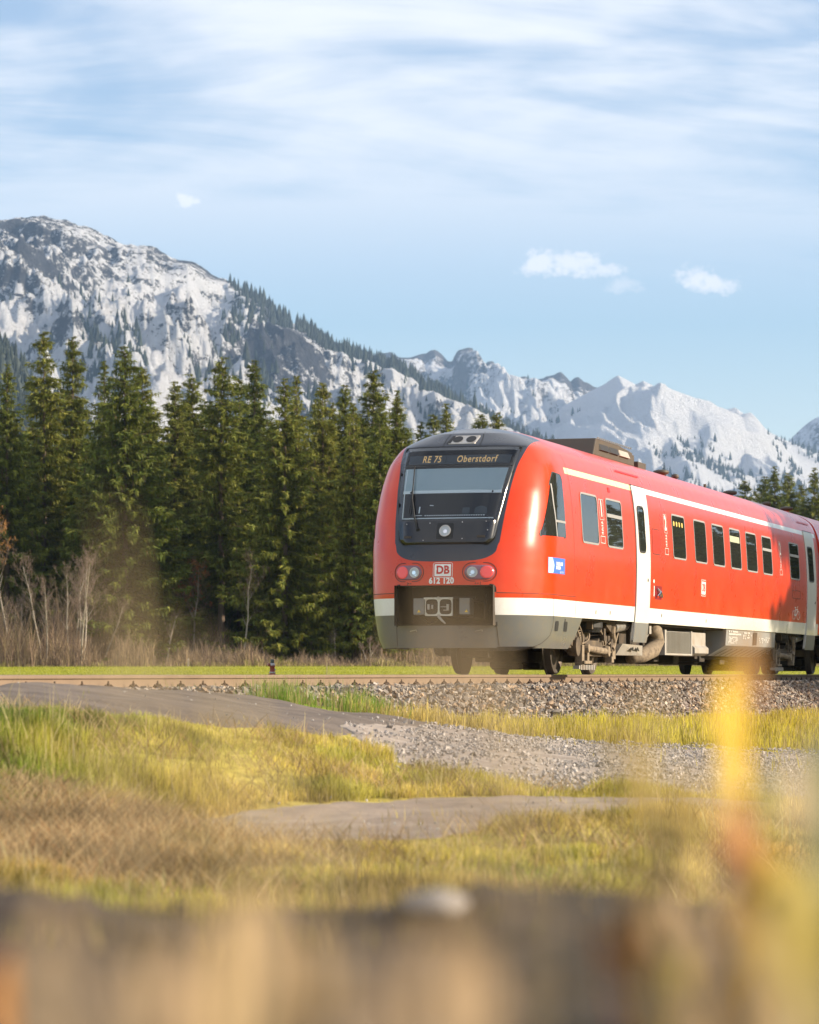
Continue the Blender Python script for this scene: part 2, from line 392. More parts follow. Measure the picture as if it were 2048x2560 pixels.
def ground_mat():
    n = NT('ground_soil'); o = n.obj(); a = n.nd('ShaderNodeAttribute', attribute_name='tint')
    f = n.noise(9, 8, .7, o); g = n.noise(1.3, 5, .6, o)
    h = n.nd('ShaderNodeHueSaturation'); n.L.new(a.outputs['Color'], h.inputs['Color'])
    n.put(h.inputs['Value'], n.rng(f, .3, .7, .5, 1.2))
    c = n.mix(n.math('MULTIPLY', n.rng(g, .45, .7), .35), h.outputs[0], (.17, .115, .06))
    n.set(Base_Color=c, Roughness=.95); n.b.inputs['Specular IOR Level'].default_value = .1
    n.bump(f, .6, .04); return n.m
def dirt_mat(name, c0, c1, c2, sc=1.0, rough=.9, streak=6.0):
    n = NT(name); o = n.obj()
    mp = n.nd('ShaderNodeMapping'); n.L.new(o, mp.inputs['Vector']); mp.inputs['Scale'].default_value = (1, streak, 1)
    big = n.noise(.55*sc, 5, .6, mp.outputs[0], .4); mid = n.noise(3.5*sc, 6, .65, o); gr = n.noise(38*sc, 3, .6, o)
    c = n.mix(n.rng(big, .35, .68), c0, c1); c = n.mix(n.math('MULTIPLY', n.rng(mid, .5, .8), .7), c, c2)
    sp = n.rng(gr, .62, .74); c = n.mix(n.math('MULTIPLY', sp, .45), c, (.42, .40, .37))
    n.set(Base_Color=c, Roughness=rough); n.b.inputs['Specular IOR Level'].default_value = .25
    n.bump(n.math('ADD', n.math('MULTIPLY', gr, .35), mid), .55, .03); return n.m
M = {}
M['ground'] = ground_mat()
M['asphalt'] = dirt_mat('worn_asphalt', (.11, .088, .072), (.17, .138, .112), (.075, .06, .05))
M['dirt'] = dirt_mat('dirt_track', (.27, .21, .16), (.35, .28, .215), (.18, .135, .10))
M['gravelbase'] = dirt_mat('gravel_base', (.28, .235, .20), (.37, .315, .27), (.19, .145, .115), 1.6)
M['bank'] = dirt_mat('bank_soil', (.038, .029, .023), (.066, .048, .034), (.020, .016, .014), 2.0)

def build_ground():
    def sp(a, b, st): return list(np.arange(a, b, st))
    def geo(a, b, n): return list(np.geomspace(a, b, n))
    xs = np.array([-v for v in geo(9.2, 9000, 34)][::-1]+sp(-9, 16, .15)+geo(16.2, 9000, 34))
    ys = np.array([-60, -30, -12, -4]+sp(-1, 12, .3)+sp(12, 48, .15)+sp(48, 84, .4)+geo(84.5, 10900, 48))
    X, Y = np.meshgrid(xs, ys); Z = gz(X, Y)
    s, u = to_su(X, Y)
    C = gcol(np.clip(X, -9, 20), np.clip(Y, 12, 80)).reshape(X.shape+(3,))
    mead = np.array([.37, .37, .048]); mv = (.75+.5*(fbm(X*.035, Y*.02, 4, 51)*.5+.5))[..., None]
    mm = smooth01(-u, 3.2, 5.0)[..., None]; C = C*(1-mm)+mead*mv*mm
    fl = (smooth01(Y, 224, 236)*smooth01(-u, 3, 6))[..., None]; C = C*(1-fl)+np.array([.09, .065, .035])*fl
    bk = smooth01(Y, 9, 6)[..., None]*smooth01(u, 0, 2)[..., None]; C = C*(1-bk)+np.array([.03, .024, .02])*bk
    V = np.stack([X, Y, Z], 2).reshape(-1, 3); ny, nx = X.shape
    i = (np.arange(ny-1)[:, None]*nx+np.arange(nx-1)[None]).ravel()
    T = np.stack([i, i+1, i+nx+1, i+nx], 1)
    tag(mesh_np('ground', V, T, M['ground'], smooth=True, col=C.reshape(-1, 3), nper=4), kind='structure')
build_ground()
strip_sheet('gravel_verge', GRAV_UP, GRAV_LO, M['gravelbase'], .026, 260, 40, .30, 5)
strip_sheet('road', ROAD_UP, ROAD_LO, M['asphalt'], .030, 220, 44, .14, 7)
strip_sheet('dirt_path', PATH_UP, PATH_LO, M['dirt'], .024, 220, 36, .16, 9)
def build_bank():
    # dark soil lip right in front of the lens
    xs = np.linspace(-2.2, 2.4, 150); ys = np.linspace(1.6, 4.55, 90); X, Y = np.meshgrid(xs, ys)
    e = smooth01(Y+.35*fbm(X*1.8, Y*.3, 3, 64), 4.55, 4.0)
    Z = gz(X, Y)+.02+(.018*fbm(X*3, Y*3, 4, 61)+.01*fbm(X*11, Y*11, 3, 62))*e-.10*(1-e)
    V = np.stack([X, Y, Z], 2).reshape(-1, 3); ny, nx = X.shape
    i = (np.arange(ny-1)[:, None]*nx+np.arange(nx-1)[None]).ravel()
    tag(mesh_np('earth_bank', V, np.stack([i, i+1, i+nx+1, i+nx], 1), M['bank'], smooth=True, nper=4), kind='structure')
build_bank()

# ---------------------------------------------------------------- scattered stones
_STONE = np.array([(-1, -1, -1), (1, -1, -1), (1, 1, -1), (-1, 1, -1), (-1, -1, 1), (1, -1, 1), (1, 1, 1), (-1, 1, 1)], float)*.62
_STF = np.array([(0, 2, 1), (0, 3, 2), (4, 5, 6), (4, 6, 7), (0, 1, 5), (0, 5, 4), (1, 2, 6), (1, 6, 5), (2, 3, 7), (2, 7, 6), (3, 0, 4), (3, 4, 7)])
def stones(name, P, size, cols, mat, flat=.75):
    n = len(P); R = np.random.default_rng(len(name)*7+n)
    v = _STONE[None]*(1+R.uniform(-.42, .42, (n, 8, 3)))
    v = v*np.stack([R.uniform(.7, 1.3, n), R.uniform(.6, 1.1, n), R.uniform(.45, 1.0, n)*flat], 1)[:, None]
    q = R.normal(size=(n, 4)); q /= np.linalg.norm(q, axis=1, keepdims=True); w, x, y, z = q.T
    Rm = np.stack([1-2*(y*y+z*z), 2*(x*y-z*w), 2*(x*z+y*w), 2*(x*y+z*w), 1-2*(x*x+z*z), 2*(y*z-x*w), 2*(x*z-y*w), 2*(y*z+x*w), 1-2*(x*x+y*y)], 1).reshape(n, 3, 3)
    v = np.einsum('nij,nkj->nki', Rm, v)*size[:, None, None]+P[:, None]
    T = _STF[None]+(np.arange(n)*8)[:, None, None]
    return tag(mesh_np(name, v.reshape(-1, 3), T.reshape(-1, 3), mat, col=np.repeat(cols, 8, 0)), kind='stuff')
def stone_mat():
    n = NT('stone'); a = n.nd('ShaderNodeAttribute', attribute_name='tint'); f = n.noise(60, 4, .6, n.obj())
    h = n.nd('ShaderNodeHueSaturation'); n.L.new(a.outputs['Color'], h.inputs['Color']); n.put(h.inputs['Value'], n.rng(f, .3, .7, .8, 1.15))
    n.set(Base_Color=h.outputs[0], Roughness=.8); return n.m
M['stone'] = stone_mat()
def ballast_profile(u):
    au = np.abs(u)
    top = -.185; foot = -.84
    return np.where(au < 1.75, top, top+(foot-top)*np.clip((au-1.75)/1.35, 0, 1)**.93)
def build_ballast():
    ss = np.arange(-34, 64, .5); us = np.array([-3.3, -2.6, -1.75, -1.2, 0, 1.2, 1.75, 2.0, 2.3, 2.6, 2.9, 3.2])
    S, Uu = np.meshgrid(ss, us); X, Y = to_xy(S, Uu); Z = ballast_profile(Uu)-.03
    V = np.stack([X, Y, Z], 2).reshape(-1, 3); ny, nx = S.shape
    i = (np.arange(ny-1)[:, None]*nx+np.arange(nx-1)[None]).ravel()
    o = mesh_np('ballast_bed', V, np.stack([i, i+1, i+nx+1, i+nx], 1), M['gravelbase'], nper=4)
    if o.data.polygons[0].normal.z < 0: o.data.flip_normals()
    tag(o, kind='structure')
    R = np.random.default_rng(77); n = 46000
    s = -17+80*R.uniform(0, 1, n)**1.15; u = np.where(R.uniform(0, 1, n) < .86, R.uniform(1.0, 3.25, n), R.uniform(-1.9, 1.0, n))
    X, Y = to_xy(s, u); z = ballast_profile(u)+R.uniform(-.02, .03, n)+.03*gnoise(s*1.5, u*1.5, 8)
    keep = z > gz(X, Y)-.05
    X, Y, z, s = X[keep], Y[keep], z[keep], s[keep]; n = len(X)
    size = R.uniform(.026, .050, n)*np.where(R.uniform(0, 1, n) < .06, 1.4, 1.0)
    g = R.uniform(.09, .30, n)*np.where(R.uniform(0, 1, n) < .14, 1.7, 1.0); cl = np.stack([g*1.10, g*.95, g*.80], 1)
    warm = R.uniform(0, 1, n) < .3; cl[warm] *= (1.15, .95, .75)
    stones('ballast_stones', np.stack([X, Y, z], 1), size, np.clip(cl, 0, .6), M['stone'])
    # loose stones on the gravel verge
    n = 34000; b = R.uniform(-.03, .17, n); Y = R.uniform(23, 42, n); X = b*Y
    k = poly_in(X, Y, GRAV_UP, GRAV_LO, .35) & ~(poly_in(X, Y, ROAD_UP, ROAD_LO, -.2) & (R.uniform(0, 1, n) < .93)); X, Y = X[k], Y[k]; n = len(X)
    dens = fbm(X*1.2, Y*.6, 4, 71); k = dens > R.uniform(-.9, .5, n); X, Y = X[k], Y[k]; n = len(X)
    g = R.uniform(.20, .44, n); cl = np.stack([g*1.06, g*.96, g*.88], 1)
    stones('gravel', np.stack([X, Y, gz(X, Y)+.034], 1), R.uniform(.008, .022, n)*np.where(R.uniform(0, 1, n) < .05, 1.8, 1), cl, M['stone'])
    # a few on the dirt path, the road and the bank
    n = 420; b = R.uniform(-.14, .14, n); Y = R.uniform(17, 31, n); X = b*Y
    k = poly_in(X, Y, ROAD_UP, ROAD_LO) | poly_in(X, Y, PATH_UP, PATH_LO); X, Y = X[k], Y[k]; n = len(X); g = R.uniform(.2, .5, n)
    stones('path_pebbles', np.stack([X, Y, gz(X, Y)+.032], 1), R.uniform(.004, .014, n), np.stack([g, g*.95, g*.88], 1), M['stone'])
    n = 110; X = R.uniform(-.75, .8, n); Y = R.uniform(2.3, 4.1, n); g = R.uniform(.05, .13, n)
    stones('bank_pebbles', np.stack([X, Y, gz(X, Y)+.028], 1), R.uniform(.004, .011, n), np.stack([g, g*.9, g*.78], 1), M['stone'])
build_ballast()
def pale_stone():
    m = MB(); R = random.Random(4); vs = []
    bm = bmesh.new(); bmesh.ops.create_icosphere(bm, subdivisions=3, radius=1)
    for v in bm.verts:
        k = 1+.10*math.sin(3*v.co.x+1)+.08*math.sin(4*v.co.y+2*v.co.z)
        v.co = Vector((v.co.x*.045*k, v.co.y*.03*k, v.co.z*.017*k))
    me = bpy.data.meshes.new('stone'); bm.to_mesh(me); bm.free(); me.polygons.foreach_set('use_smooth', [True]*len(me.polygons))
    me.materials.append(simple('pale_limestone', (.30, .275, .255), .8, scale=40)); o = link('stone', me)
    x, y = (1085-1024)*3.75/FPX, 3.75; o.location = (x, y, float(gz(np.array([x]), np.array([y]))[0])+.036)
    tag(o, 'pale flat stone lying on the dark bank edge closest to the viewer', 'stone')
pale_stone()

# ---------------------------------------------------------------- railway track
M['rail'] = simple('rail_rust', (.20, .14, .092), .7, .0, .2, 3, dirt=(.17, .115, .075))
M['railhead'] = simple('rail_running_band', (.45, .40, .36), .32, .85, .1, 10)
M['clip'] = simple('rusty_fastening', (.075, .045, .03), .8, .1, .3, 20)
M['sleeper'] = simple('sleeper_concrete', (.26, .235, .205), .9, 0, .2, 8)
def build_track():
    root = empty('railway_track', (TX, TY, 0), math.atan2(CS, SN))
    tag(root, 'single railway track on grey ballast carrying the red train', 'railway track')
    prof = [(-.0625, -.154), (.0625, -.154), (.0625, -.144), (.012, -.122), (.008, -.112), (.008, -.045), (.0335, -.033), (.035, -.008), (.030, -.001), (.018, 0), (-.018, 0), (-.030, -.001), (-.035, -.008), (-.0335, -.033), (-.008, -.045), (-.008, -.112), (-.012, -.122), (-.0625, -.144)]
    for sg in (1, -1):
        m = MB(); y = -sg*.7525
        m.prism([(y+a, b) for a, b in prof], -34, 64, axis=0)
        r = m.build('rail', M['rail'], root)
        h = MB(); h.bbox(-34, 64, y-.024, y+.024, .0, .0035); h.build('running_band', M['railhead'], r)
    sm = MB(); sm.box((0, 0, -.26), (.26, 2.6, .20), taper=.86)
    base = sm.build('sleeper', M['sleeper'], root, bevel=.012)
    cm = MB()
    for sg in (1,):
        cm.box((0, 0, -.161), (.155, .36, .013))
        for io in (1, -1):
            y = io*.105
            cm.box((0, y, -.147), (.16, .085, .02)); cm.box((0, y+io*.012, -.128), (.10, .05, .03), rot=Matrix.Rotation(.25*-io, 3, 'X'))
            cm.lathe([(.016, 0), (.016, .045), (.009, .046), (.009, .07)], (0, y, -.13), 'z', 6)
            for a in (-1, 1): cm.tube([(a*.055, y-io*.03, -.135), (a*.075, y, -.10), (a*.055, y+io*.035, -.132)], .010, 5)
    clip = cm.build('rail_fastening', M['clip'], root)
    for k in range(124):
        x = -26+k*.68; pair = []
        if k == 0: a = base; pair = [clip]
        else: a = base.copy(); COL.objects.link(a); a.parent = root
        while len(pair) < 2:
            c = clip.copy(); COL.objects.link(c); c.parent = root; pair.append(c)
        a.location = (x+random.uniform(-.02, .02), random.uniform(-.02, .02), 0)
        for c, y in zip(pair, (-.7525, .7525)): c.location = (x, y, 0)
build_track()
# ---------------------------------------------------------------- mountains
def mountain_mat(name, rock0, rock1, snow_lo, snow_hi, sc, tilt=.0):
    """rock with snow lying where the ground is flat enough"""
    n = NT(name); o = n.obj()
    f1 = n.noise(.0042*sc, 9, .68, o); f2 = n.noise(.036*sc, 9, .82, o, .2); f3 = n.noise(  .11*sc, 5, .72, o)
    g = n.nd('ShaderNodeNewGeometry'); sp = n.nd('ShaderNodeSeparateXYZ'); n.L.new(g.outputs['Normal'], sp.inputs[0])
    a = n.nd('ShaderNodeAttribute', attribute_name='tint'); sa = n.nd('ShaderNodeSeparateXYZ'); n.L.new(a.outputs['Color'], sa.inputs[0])
    slope = sp.outputs[2]
    v = n.math('ADD', n.math('ADD', n.math('MULTIPLY', slope, .45), n.math('MULTIPLY', f2, 1.45)), n.math('ADD', n.math('MULTIPLY', f1, .7), n.math('MULTIPLY', f3, .95)))
    v = n.math('ADD', v, n.math('MULTIPLY_ADD', sa.outputs[0], 1.6, -.8))
    m = n.rng(v, snow_lo, snow_hi)
    rock = n.mix(n.rng(f2, .35, .65), rock0, rock1)
    c = n.mix(m, rock, (.86, .88, .92))
    veg = n.rng(sa.outputs[1], .25, .75); c = n.mix(n.math('MULTIPLY', veg, n.rng(f3, .35, .6)), c, (.035, .045, .03))
    n.set(Base_Color=c, Roughness=.85); n.b.inputs['Specular IOR Level'].default_value = .15
    n.bump(n.math('ADD', f2, n.math('MULTIPLY', f3, .6)), 1.0, 22/sc); return n.m
def ridge_pts(pts, D): 
    P = np.array(pts, float); return (P[:, 0]-1024)*D/FPX, (HOR-P[:, 1])*D/FPX
def mountain(name, pts, D, depth, mat, seed, nx, ny, spur=.35, rough=.10, wl=500, back=.25, jag=6, steep=1.0, lean=0.0, spf=2.4, ribs=()):
    """a range under a measured skyline: spurs and gullies run down from the crest towards the valley"""
    rx, rz = ridge_pts(pts, D)
    x0, x1 = rx[0], rx[-1]
    xs = np.linspace(x0, x1, nx); crest = np.interp(xs, rx, rz)
    crest = crest+jag*fbm(xs/(wl*.12), xs*0+seed, 5, seed)
    t = np.concatenate([np.linspace(-back, 0, max(6, int(ny*.12)), endpoint=False), np.linspace(0, 1, ny)])   # 0 crest, 1 valley
    X, Tt = np.meshgrid(xs, t); C = np.broadcast_to(crest, X.shape)
    f = np.where(Tt >= 0, (1-Tt)**steep, 1-(-Tt)*1.4)
    env = np.clip(np.abs(Tt)*5, 0, 1)*np.clip((1.05-Tt)*3, 0, 1)
    # spurs: ridged noise stretched down the slope, bent sideways
    w = X/wl+.35*fbm(X/wl*.8, Tt*1.6, 3, seed+3)+lean*Tt
    sp = ridged(w, Tt*spf+3, 7, seed, gain=.55)-.9
    rg = fbm(X/(wl*.22), Tt*depth/(wl*.22), 6, seed+9, gain=.56)
    H = C.max()
    Z = C*f+env*H*(spur*.32*sp+rough*.30*rg)
    for (rpx, rl, ra, rw) in ribs:
        xc = (rpx-1024)*D/FPX+rl*np.clip(Tt, 0, 1)*depth+60*gnoise(Tt*6, Tt*0+rpx, seed); dd = np.abs(X-xc)/(rw*(.25+Tt)); Z = np.maximum(Z, np.where(Tt > 0, C.max()*0+np.interp(xc, xs, crest)*(1-Tt)**1.05-dd*ra*rw*(.25+Tt)+20*rg*env, -1e4))
    # nothing in front may stand above the crest line seen from the valley
    Y = D-Tt*depth
    lim = np.broadcast_to(crest, X.shape)*(Y/D)*.995-np.clip(Tt, 0, 1)*4
    over = Z-lim; Z = np.where((Tt > 0) & (over > 0), lim-over*.15, Z)
    Xw = X*(Y/D)**.55+.0*Y
    Xw = X+0*Y
    V = np.stack([Xw, Y+.05*wl*gnoise(X/wl*2, Tt*4, seed+5)*env, Z], 2)
    ny2, nx2 = X.shape
    i = (np.arange(ny2-1)[:, None]*nx2+np.arange(nx2-1)[None]).ravel()
    col = np.zeros((ny2, nx2, 3)); col[..., 0] = .5
    return V, np.stack([i, i+nx2, i+nx2+1, i+1], 1), col, (X, Tt, Z)
def add_mountain(name, res, mat):
    V, T, col, _ = res
    o = mesh_np(name, V.reshape(-1, 3), T, mat, smooth=True, col=col.reshape(-1, 3), nper=4)
    if np.mean([o.data.polygons[k].normal.z for k in range(0, len(o.data.polygons), 997)]) < 0: o.data.flip_normals()
    return tag(o, kind='structure')
M['mtn1'] = mountain_mat('rock_and_snow', (.045, .049, .064), (.095, .10, .115), 1.74, 1.86, 1.0)
M['mtn2'] = mountain_mat('crag_and_snow', (.07, .065, .07), (.14, .125, .12), 1.68, 1.84, .8)
M['mtn3'] = mountain_mat('snowfield', (.12, .105, .10), (.20, .175, .165), 1.22, 1.42, .7)
L1 = [(-900, 900), (-500, 720), (-250, 600), (-60, 566), (0, 554), (40, 546), (81, 539), (100, 540), (122, 539), (174, 555), (232, 572), (302, 604), (377, 622), (464, 652), (522, 671), (557, 697), (609, 723), (655, 755), (725, 801), (812, 851), (870, 880), (928, 896), (1000, 929), (1100, 985), (1220, 1050), (1400, 1140), (1700, 1300)]
L2 = [(500, 1000), (700, 960), (840, 920), (933, 890), (976, 878), (1000, 893), (1020, 892), (1063, 886), (1075, 877), (1090, 875), (1104, 882), (1120, 899), (1131, 901), (1136, 888), (1146, 874), (1166, 869), (1181, 868), (1188, 884), (1200, 902), (1209, 916), (1213, 908), (1220, 902), (1233, 901), (1240, 915), (1251, 939), (1258, 932), (1264, 934), (1290, 945), (1313, 944), (1330, 952), (1366, 940), (1385, 940), (1402, 932), (1415, 942), (1426, 953), (1436, 946), (1446, 945), (1460, 958), (1492, 966), (1530, 985), (1600, 1040), (1700, 1100), (1900, 1200), (2200, 1350)]
L3 = [(1150, 1180), (1300, 1080), (1400, 1020), (1480, 975), (1510, 962), (1535, 944), (1546, 939), (1560, 946), (1589, 962), (1598, 957), (1609, 952), (1630, 961), (1665, 980), (1700, 986), (1732, 993), (1780, 1016), (1808, 1030), (1822, 1022), (1838, 1018), (1855, 1031), (1898, 1066), (1965, 1099), (2048, 1136), (2200, 1200), (2500, 1330)]
L4 = [(1700, 1280), (1900, 1160), (1978, 1097), (2000, 1077), (2025, 1053), (2040, 1045), (2060, 1036), (2120, 1000), (2250, 960), (2500, 1050), (2800, 1200)]
L0 = [(-900, 1000), (-400, 800), (-150, 790), (-60, 830), (0, 862), (30, 884), (58, 915), (85, 945), (130, 1000), (220, 1060), (350, 1200), (500, 1330)]
res1 = mountain('mountain', L1, 5200, 2600, None, 11, 560, 300, spur=.34, rough=.24, wl=430, jag=9, lean=-.35)
V, T, col, (Xm, Tm, Zm) = res1
Dq = (V[..., 1]); pxm = 1024+FPX*V[..., 0]/Dq; pym = HOR-FPX*V[..., 2]/Dq
col[..., 0] = .5+.16*fbm(V[..., 0]/420, V[..., 1]/420, 4, 13)-.07*smooth01(pym, 760, 560)+.10*smooth01(pym, 700, 850)-.25*smooth01(pxm, 560, 700)*smooth01(pym, 1000, 760)
add_mountain('mountain', res1, M['mtn1'])
res2 = mountain('mountain', L2, 9200, 3600, None, 23, 480, 220, spur=.46, rough=.20, wl=650, jag=7, spf=1.8, steep=1.2, ribs=((1180, .12, .8, 300), (1088, -.10, .7, 240), (1402, .06, .7, 300)))
V2, _, col2, (X2, T2, Z2) = res2
col2[..., 0] = .52+.2*fbm(V2[..., 0]/600, V2[..., 1]/600, 4, 17)-.30*smooth01(T2, .10, .0)
add_mountain('mountain', res2, M['mtn2'])
res3 = mountain('mountain', L3, 8400, 3000, None, 37, 420, 200, spur=.55, rough=.05, wl=1000, jag=3, lean=.3, spf=1.0, steep=1.35, ribs=((1546, .10, .62, 420), (1838, .06, .70, 380), (1612, .30, .55, 300), (1735, -.12, .5, 260)))
V3, _, col3, (X3, T3, Z3) = res3
col3[..., 0] = .55+.12*fbm(V3[..., 0]/500, V3[..., 1]/500, 4, 19)-.32*smooth01(T3, .45, .85)
add_mountain('mountain', res3, M['mtn3'])
res4 = mountain('mountain', L4, 10200, 2500, None, 43, 160, 100, spur=.5, rough=.18, wl=700, jag=5)
add_mountain('mountain', res4, M['mtn2'])
M['darkhill'] = simple('wooded_hill', (.035, .045, .030), .9, 0, .4, .03)
res0 = mountain('hill', L0, 2600, 1300, None, 53, 200, 110, spur=.25, rough=.08, wl=320, jag=8)
add_mountain('hill', res0, M['darkhill'])

# far-off mountain woods: thousands of small conifers as one mass per slope
def far_wood(name, P, h, cols, mat):
    n = len(P); R = np.random.default_rng(n); k = 5
    a = np.arange(k)*2*np.pi/k; r = h*R.uniform(.13, .24, n)
    ang = a[None]+R.uniform(0, 6, n)[:, None]
    lo = np.stack([P[:, None, 0]+r[:, None]*np.cos(ang), P[:, None, 1]+r[:, None]*np.sin(ang), np.broadcast_to(P[:, None, 2]+.02*h[:, None], (n, k))], 2)
    mid = np.stack([P[:, None, 0]+.62*r[:, None]*np.cos(ang+.5), P[:, None, 1]+.62*r[:, None]*np.sin(ang+.5), np.broadcast_to(P[:, None, 2]+.45*h[:, None], (n, k))], 2)
    tip = P+np.stack([0*h, 0*h, h], 1)
    V = np.concatenate([lo, mid, tip[:, None]], 1)
    F = []
    for i in range(k):
        j = (i+1) % k; F += [(i, j, k+j), (i, k+j, k+i), (k+i, k+j, 2*k)]
    T = np.array(F)[None]+(np.arange(n)*(2*k+1))[:, None, None]
    return tag(mesh_np(name, V.reshape(-1, 3), T.reshape(-1, 3), mat, col=np.repeat(cols, 2*k+1, 0)), kind='stuff')
M['farneedle'] = leafy('far_needles', .8, .1)
def sow(res, n, fprob, hr, name, seed):
    V = res[0]; R = np.random.default_rng(seed); ny, nx, _ = V.shape
    i = R.integers(0, ny-1, n); j = R.integers(0, nx-1, n); a = R.uniform(0, 1, (n, 1)); b = R.uniform(0, 1, (n, 1))
    P = V[i, j]*(1-a)*(1-b)+V[i+1, j]*a*(1-b)+V[i, j+1]*(1-a)*b+V[i+1, j+1]*a*b
    px = 1024+FPX*P[:, 0]/P[:, 1]; py = HOR-FPX*P[:, 2]/P[:, 1]
    k = (R.uniform(0, 1, n) < fprob(P, px, py)) & (px > -250) & (px < 2300) & (py < 1250); P = P[k]; n = len(P)
    g = R.uniform(.6, 1.25, n); cols = np.stack([.030*g, .040*g, .024*g], 1)
    far_wood(name, P, hr[0]+(hr[1]-hr[0])*R.uniform(0, 1, n)**1.8, cols, M['farneedle'])
def prob1(P, px, py):
    # belts of spruce on the ribs low down and along the right-hand ridge
    cl = fbm(P[:, 0]/150, P[:, 1]/700, 4, 81); low = smooth01(py, 690, 860)
    ridge = smooth01(px, 540, 680)*smooth01(P[:, 1], 4550, 5000)
    return np.clip(low*smooth01(cl, .12, .42)*.9+ridge*.95*smooth01(cl, -.6, -.1), 0, 1)
sow(res1, 52000, prob1, (9, 28), 'mountain_woods', 5)
sow(res2, 24000, lambda P, px, py: smooth01(py, 950, 1010)*smooth01(fbm(P[:, 0]/420, P[:, 1]/420, 4, 83), .10, .25), (12, 30), 'mountain_woods', 6)
sow(res3, 16000, lambda P, px, py: smooth01(py, 1075, 1130)*smooth01(fbm(P[:, 0]/300, P[:, 1]/400, 4, 85), .05, .25), (10, 26), 'mountain_woods', 7)
sow(res0, 16000, lambda P, px, py: np.full(len(P), .9), (9, 15), 'hill_woods', 8)

# ---------------------------------------------------------------- haze over the valley
def haze():
    m = MB(); m.bbox(-9400, 9400, -80, 11200, -2.6, 1500)
    n = NT('valley_haze'); n.N.remove(n.b); v = n.nd('ShaderNodeVolumePrincipled')
    v.inputs['Color'].default_value = (.42, .65, 1.0, 1); v.inputs['Density'].default_value = HAZE_D; v.inputs['Anisotropy'].default_value = .0
    n.L.new(v.outputs[0], n.out.inputs['Volume'])
    tag(m.build('haze', n.m), kind='stuff')
HAZE_D = 5.4e-5
haze()
# ---------------------------------------------------------------- the train: body surface
# half section (u, z), bottom to roof, and the rake of the nose along its centre line
_prof = [(1.285, .40), (1.345, .575), (1.38, .85), (1.405, 1.18), (1.418, 1.6), (1.42, 2.0), (1.400, 2.5), (1.362, 2.9), (1.318, 3.15), (1.262, 3.32), (1.165, 3.48), (1.0, 3.60), (.78, 3.70), (.5, 3.785), (.25, 3.825), (0, 3.84)]
def _catmull(P, per=14):
    P = np.array(P, float); Q = np.vstack([2*P[0]-P[1], P, 2*P[-1]-P[-2]]); out = []
    for i in range(1, len(Q)-2):
        p0, p1, p2, p3 = Q[i-1:i+3]; t = np.linspace(0, 1, per, endpoint=False)[:, None]
        out.append(.5*((2*p1)+(-p0+p2)*t+(2*p0-5*p1+4*p2-p3)*t**2+(-p0+3*p1-3*p2+p3)*t**3))
    return np.vstack(out+[P[-1:]])
PC = _catmull(_prof); PC[:, 0] = np.maximum(PC[:, 0], 0)
def Uz(z): return np.interp(z, PC[:, 1], PC[:, 0])
_zz = [.30, .40, .9, 1.2, 1.6, 1.9, 2.3, 2.8, 3.2, 3.5, 3.7, 3.80, 3.84]; _ss = [.16, .12, .02, 0, .02, .09, .24, .5, .78, 1.06, 1.40, 1.82, 2.3]
_zt = np.linspace(.3, 3.9, 1801); _st = np.interp(_zt, _zz, _ss); _k = np.hanning(81); _k /= _k.sum()
_st = np.where(_zt < 3.62, np.convolve(np.pad(_st, 40, 'edge'), _k, 'valid'), _st)
def Sc(z): return np.interp(z, _zt, _st)
NL, NE = 1.4, 2.4
def NEz(z): return np.interp(z, [1.6, 3.2], [NE, 3.4])
def s_front(u, z):
    t = np.clip(np.abs(u)/np.maximum(Uz(z), 1e-3), 0, .9995)
    ne = NEz(z); return Sc(z)+NL*(1-(1-t**ne)**(1/ne))
def u_side(s, z):
    q = np.clip((NL-(s-Sc(z)))/NL, 0, 1); ne = NEz(z); return Uz(z)*(1-q**ne)**(1/ne)
def P3(s, u, z): return (float(s), float(-u), float(z))
def on_front(u, z, off=0.0):
    e = .01; s = s_front(u, z)
    du = (s_front(u+e, z)-s_front(u-e, z))/(2*e); dz = (s_front(u, z+e)-s_front(u, z-e))/(2*e)
    l = math.sqrt(1+du*du+dz*dz)
    return P3(s-off/l, u+off*du/l, z+off*dz/l)
def on_side(s, z, off=0.0, sg=1):
    e = .01; u = u_side(s, z)
    ds = (u_side(s+e, z)-u_side(s-e, z))/(2*e); dz = (u_side(s, z+e)-u_side(s, z-e))/(2*e)
    l = math.sqrt(1+ds*ds+dz*dz)
    return P3(s-off*ds/l, sg*(u+off/l), z-off*dz/l)
def dens(poly, step=.03):
    out = []
    for i in range(len(poly)):
        a, b = poly[i], poly[(i+1) % len(poly)]; k = max(1, int(math.dist(a, b)/step))
        out += [(a[0]+(b[0]-a[0])*t/k, a[1]+(b[1]-a[1])*t/k) for t in range(k)]
    return out
def rounded(poly, r, seg=5):
    """round the corners of a polygon; r a number or one per corner"""
    out = []; n = len(poly)
    for i in range(n):
        p = Vector(poly[i]); a = Vector(poly[i-1]); b = Vector(poly[(i+1) % n]); rr = r[i] if hasattr(r, '__len__') else r
        da = (a-p).normalized(); db = (b-p).normalized(); ang = da.angle(db)
        if rr <= 1e-4: out.append(tuple(p)); continue
        d = min(rr/math.tan(ang/2), .49*min((a-p).length, (b-p).length)); p0 = p+da*d; p1 = p+db*d
        for k in range(seg+1):
            t = k/seg; out.append(tuple(p0*(1-t)**2+p*2*t*(1-t)+p1*t*t))
    return out
def circ(cx, cy, rx, ry=None, n=24): return [(cx+rx*math.cos(2*math.pi*k/n), cy+(ry or rx)*math.sin(2*math.pi*k/n)) for k in range(n)]
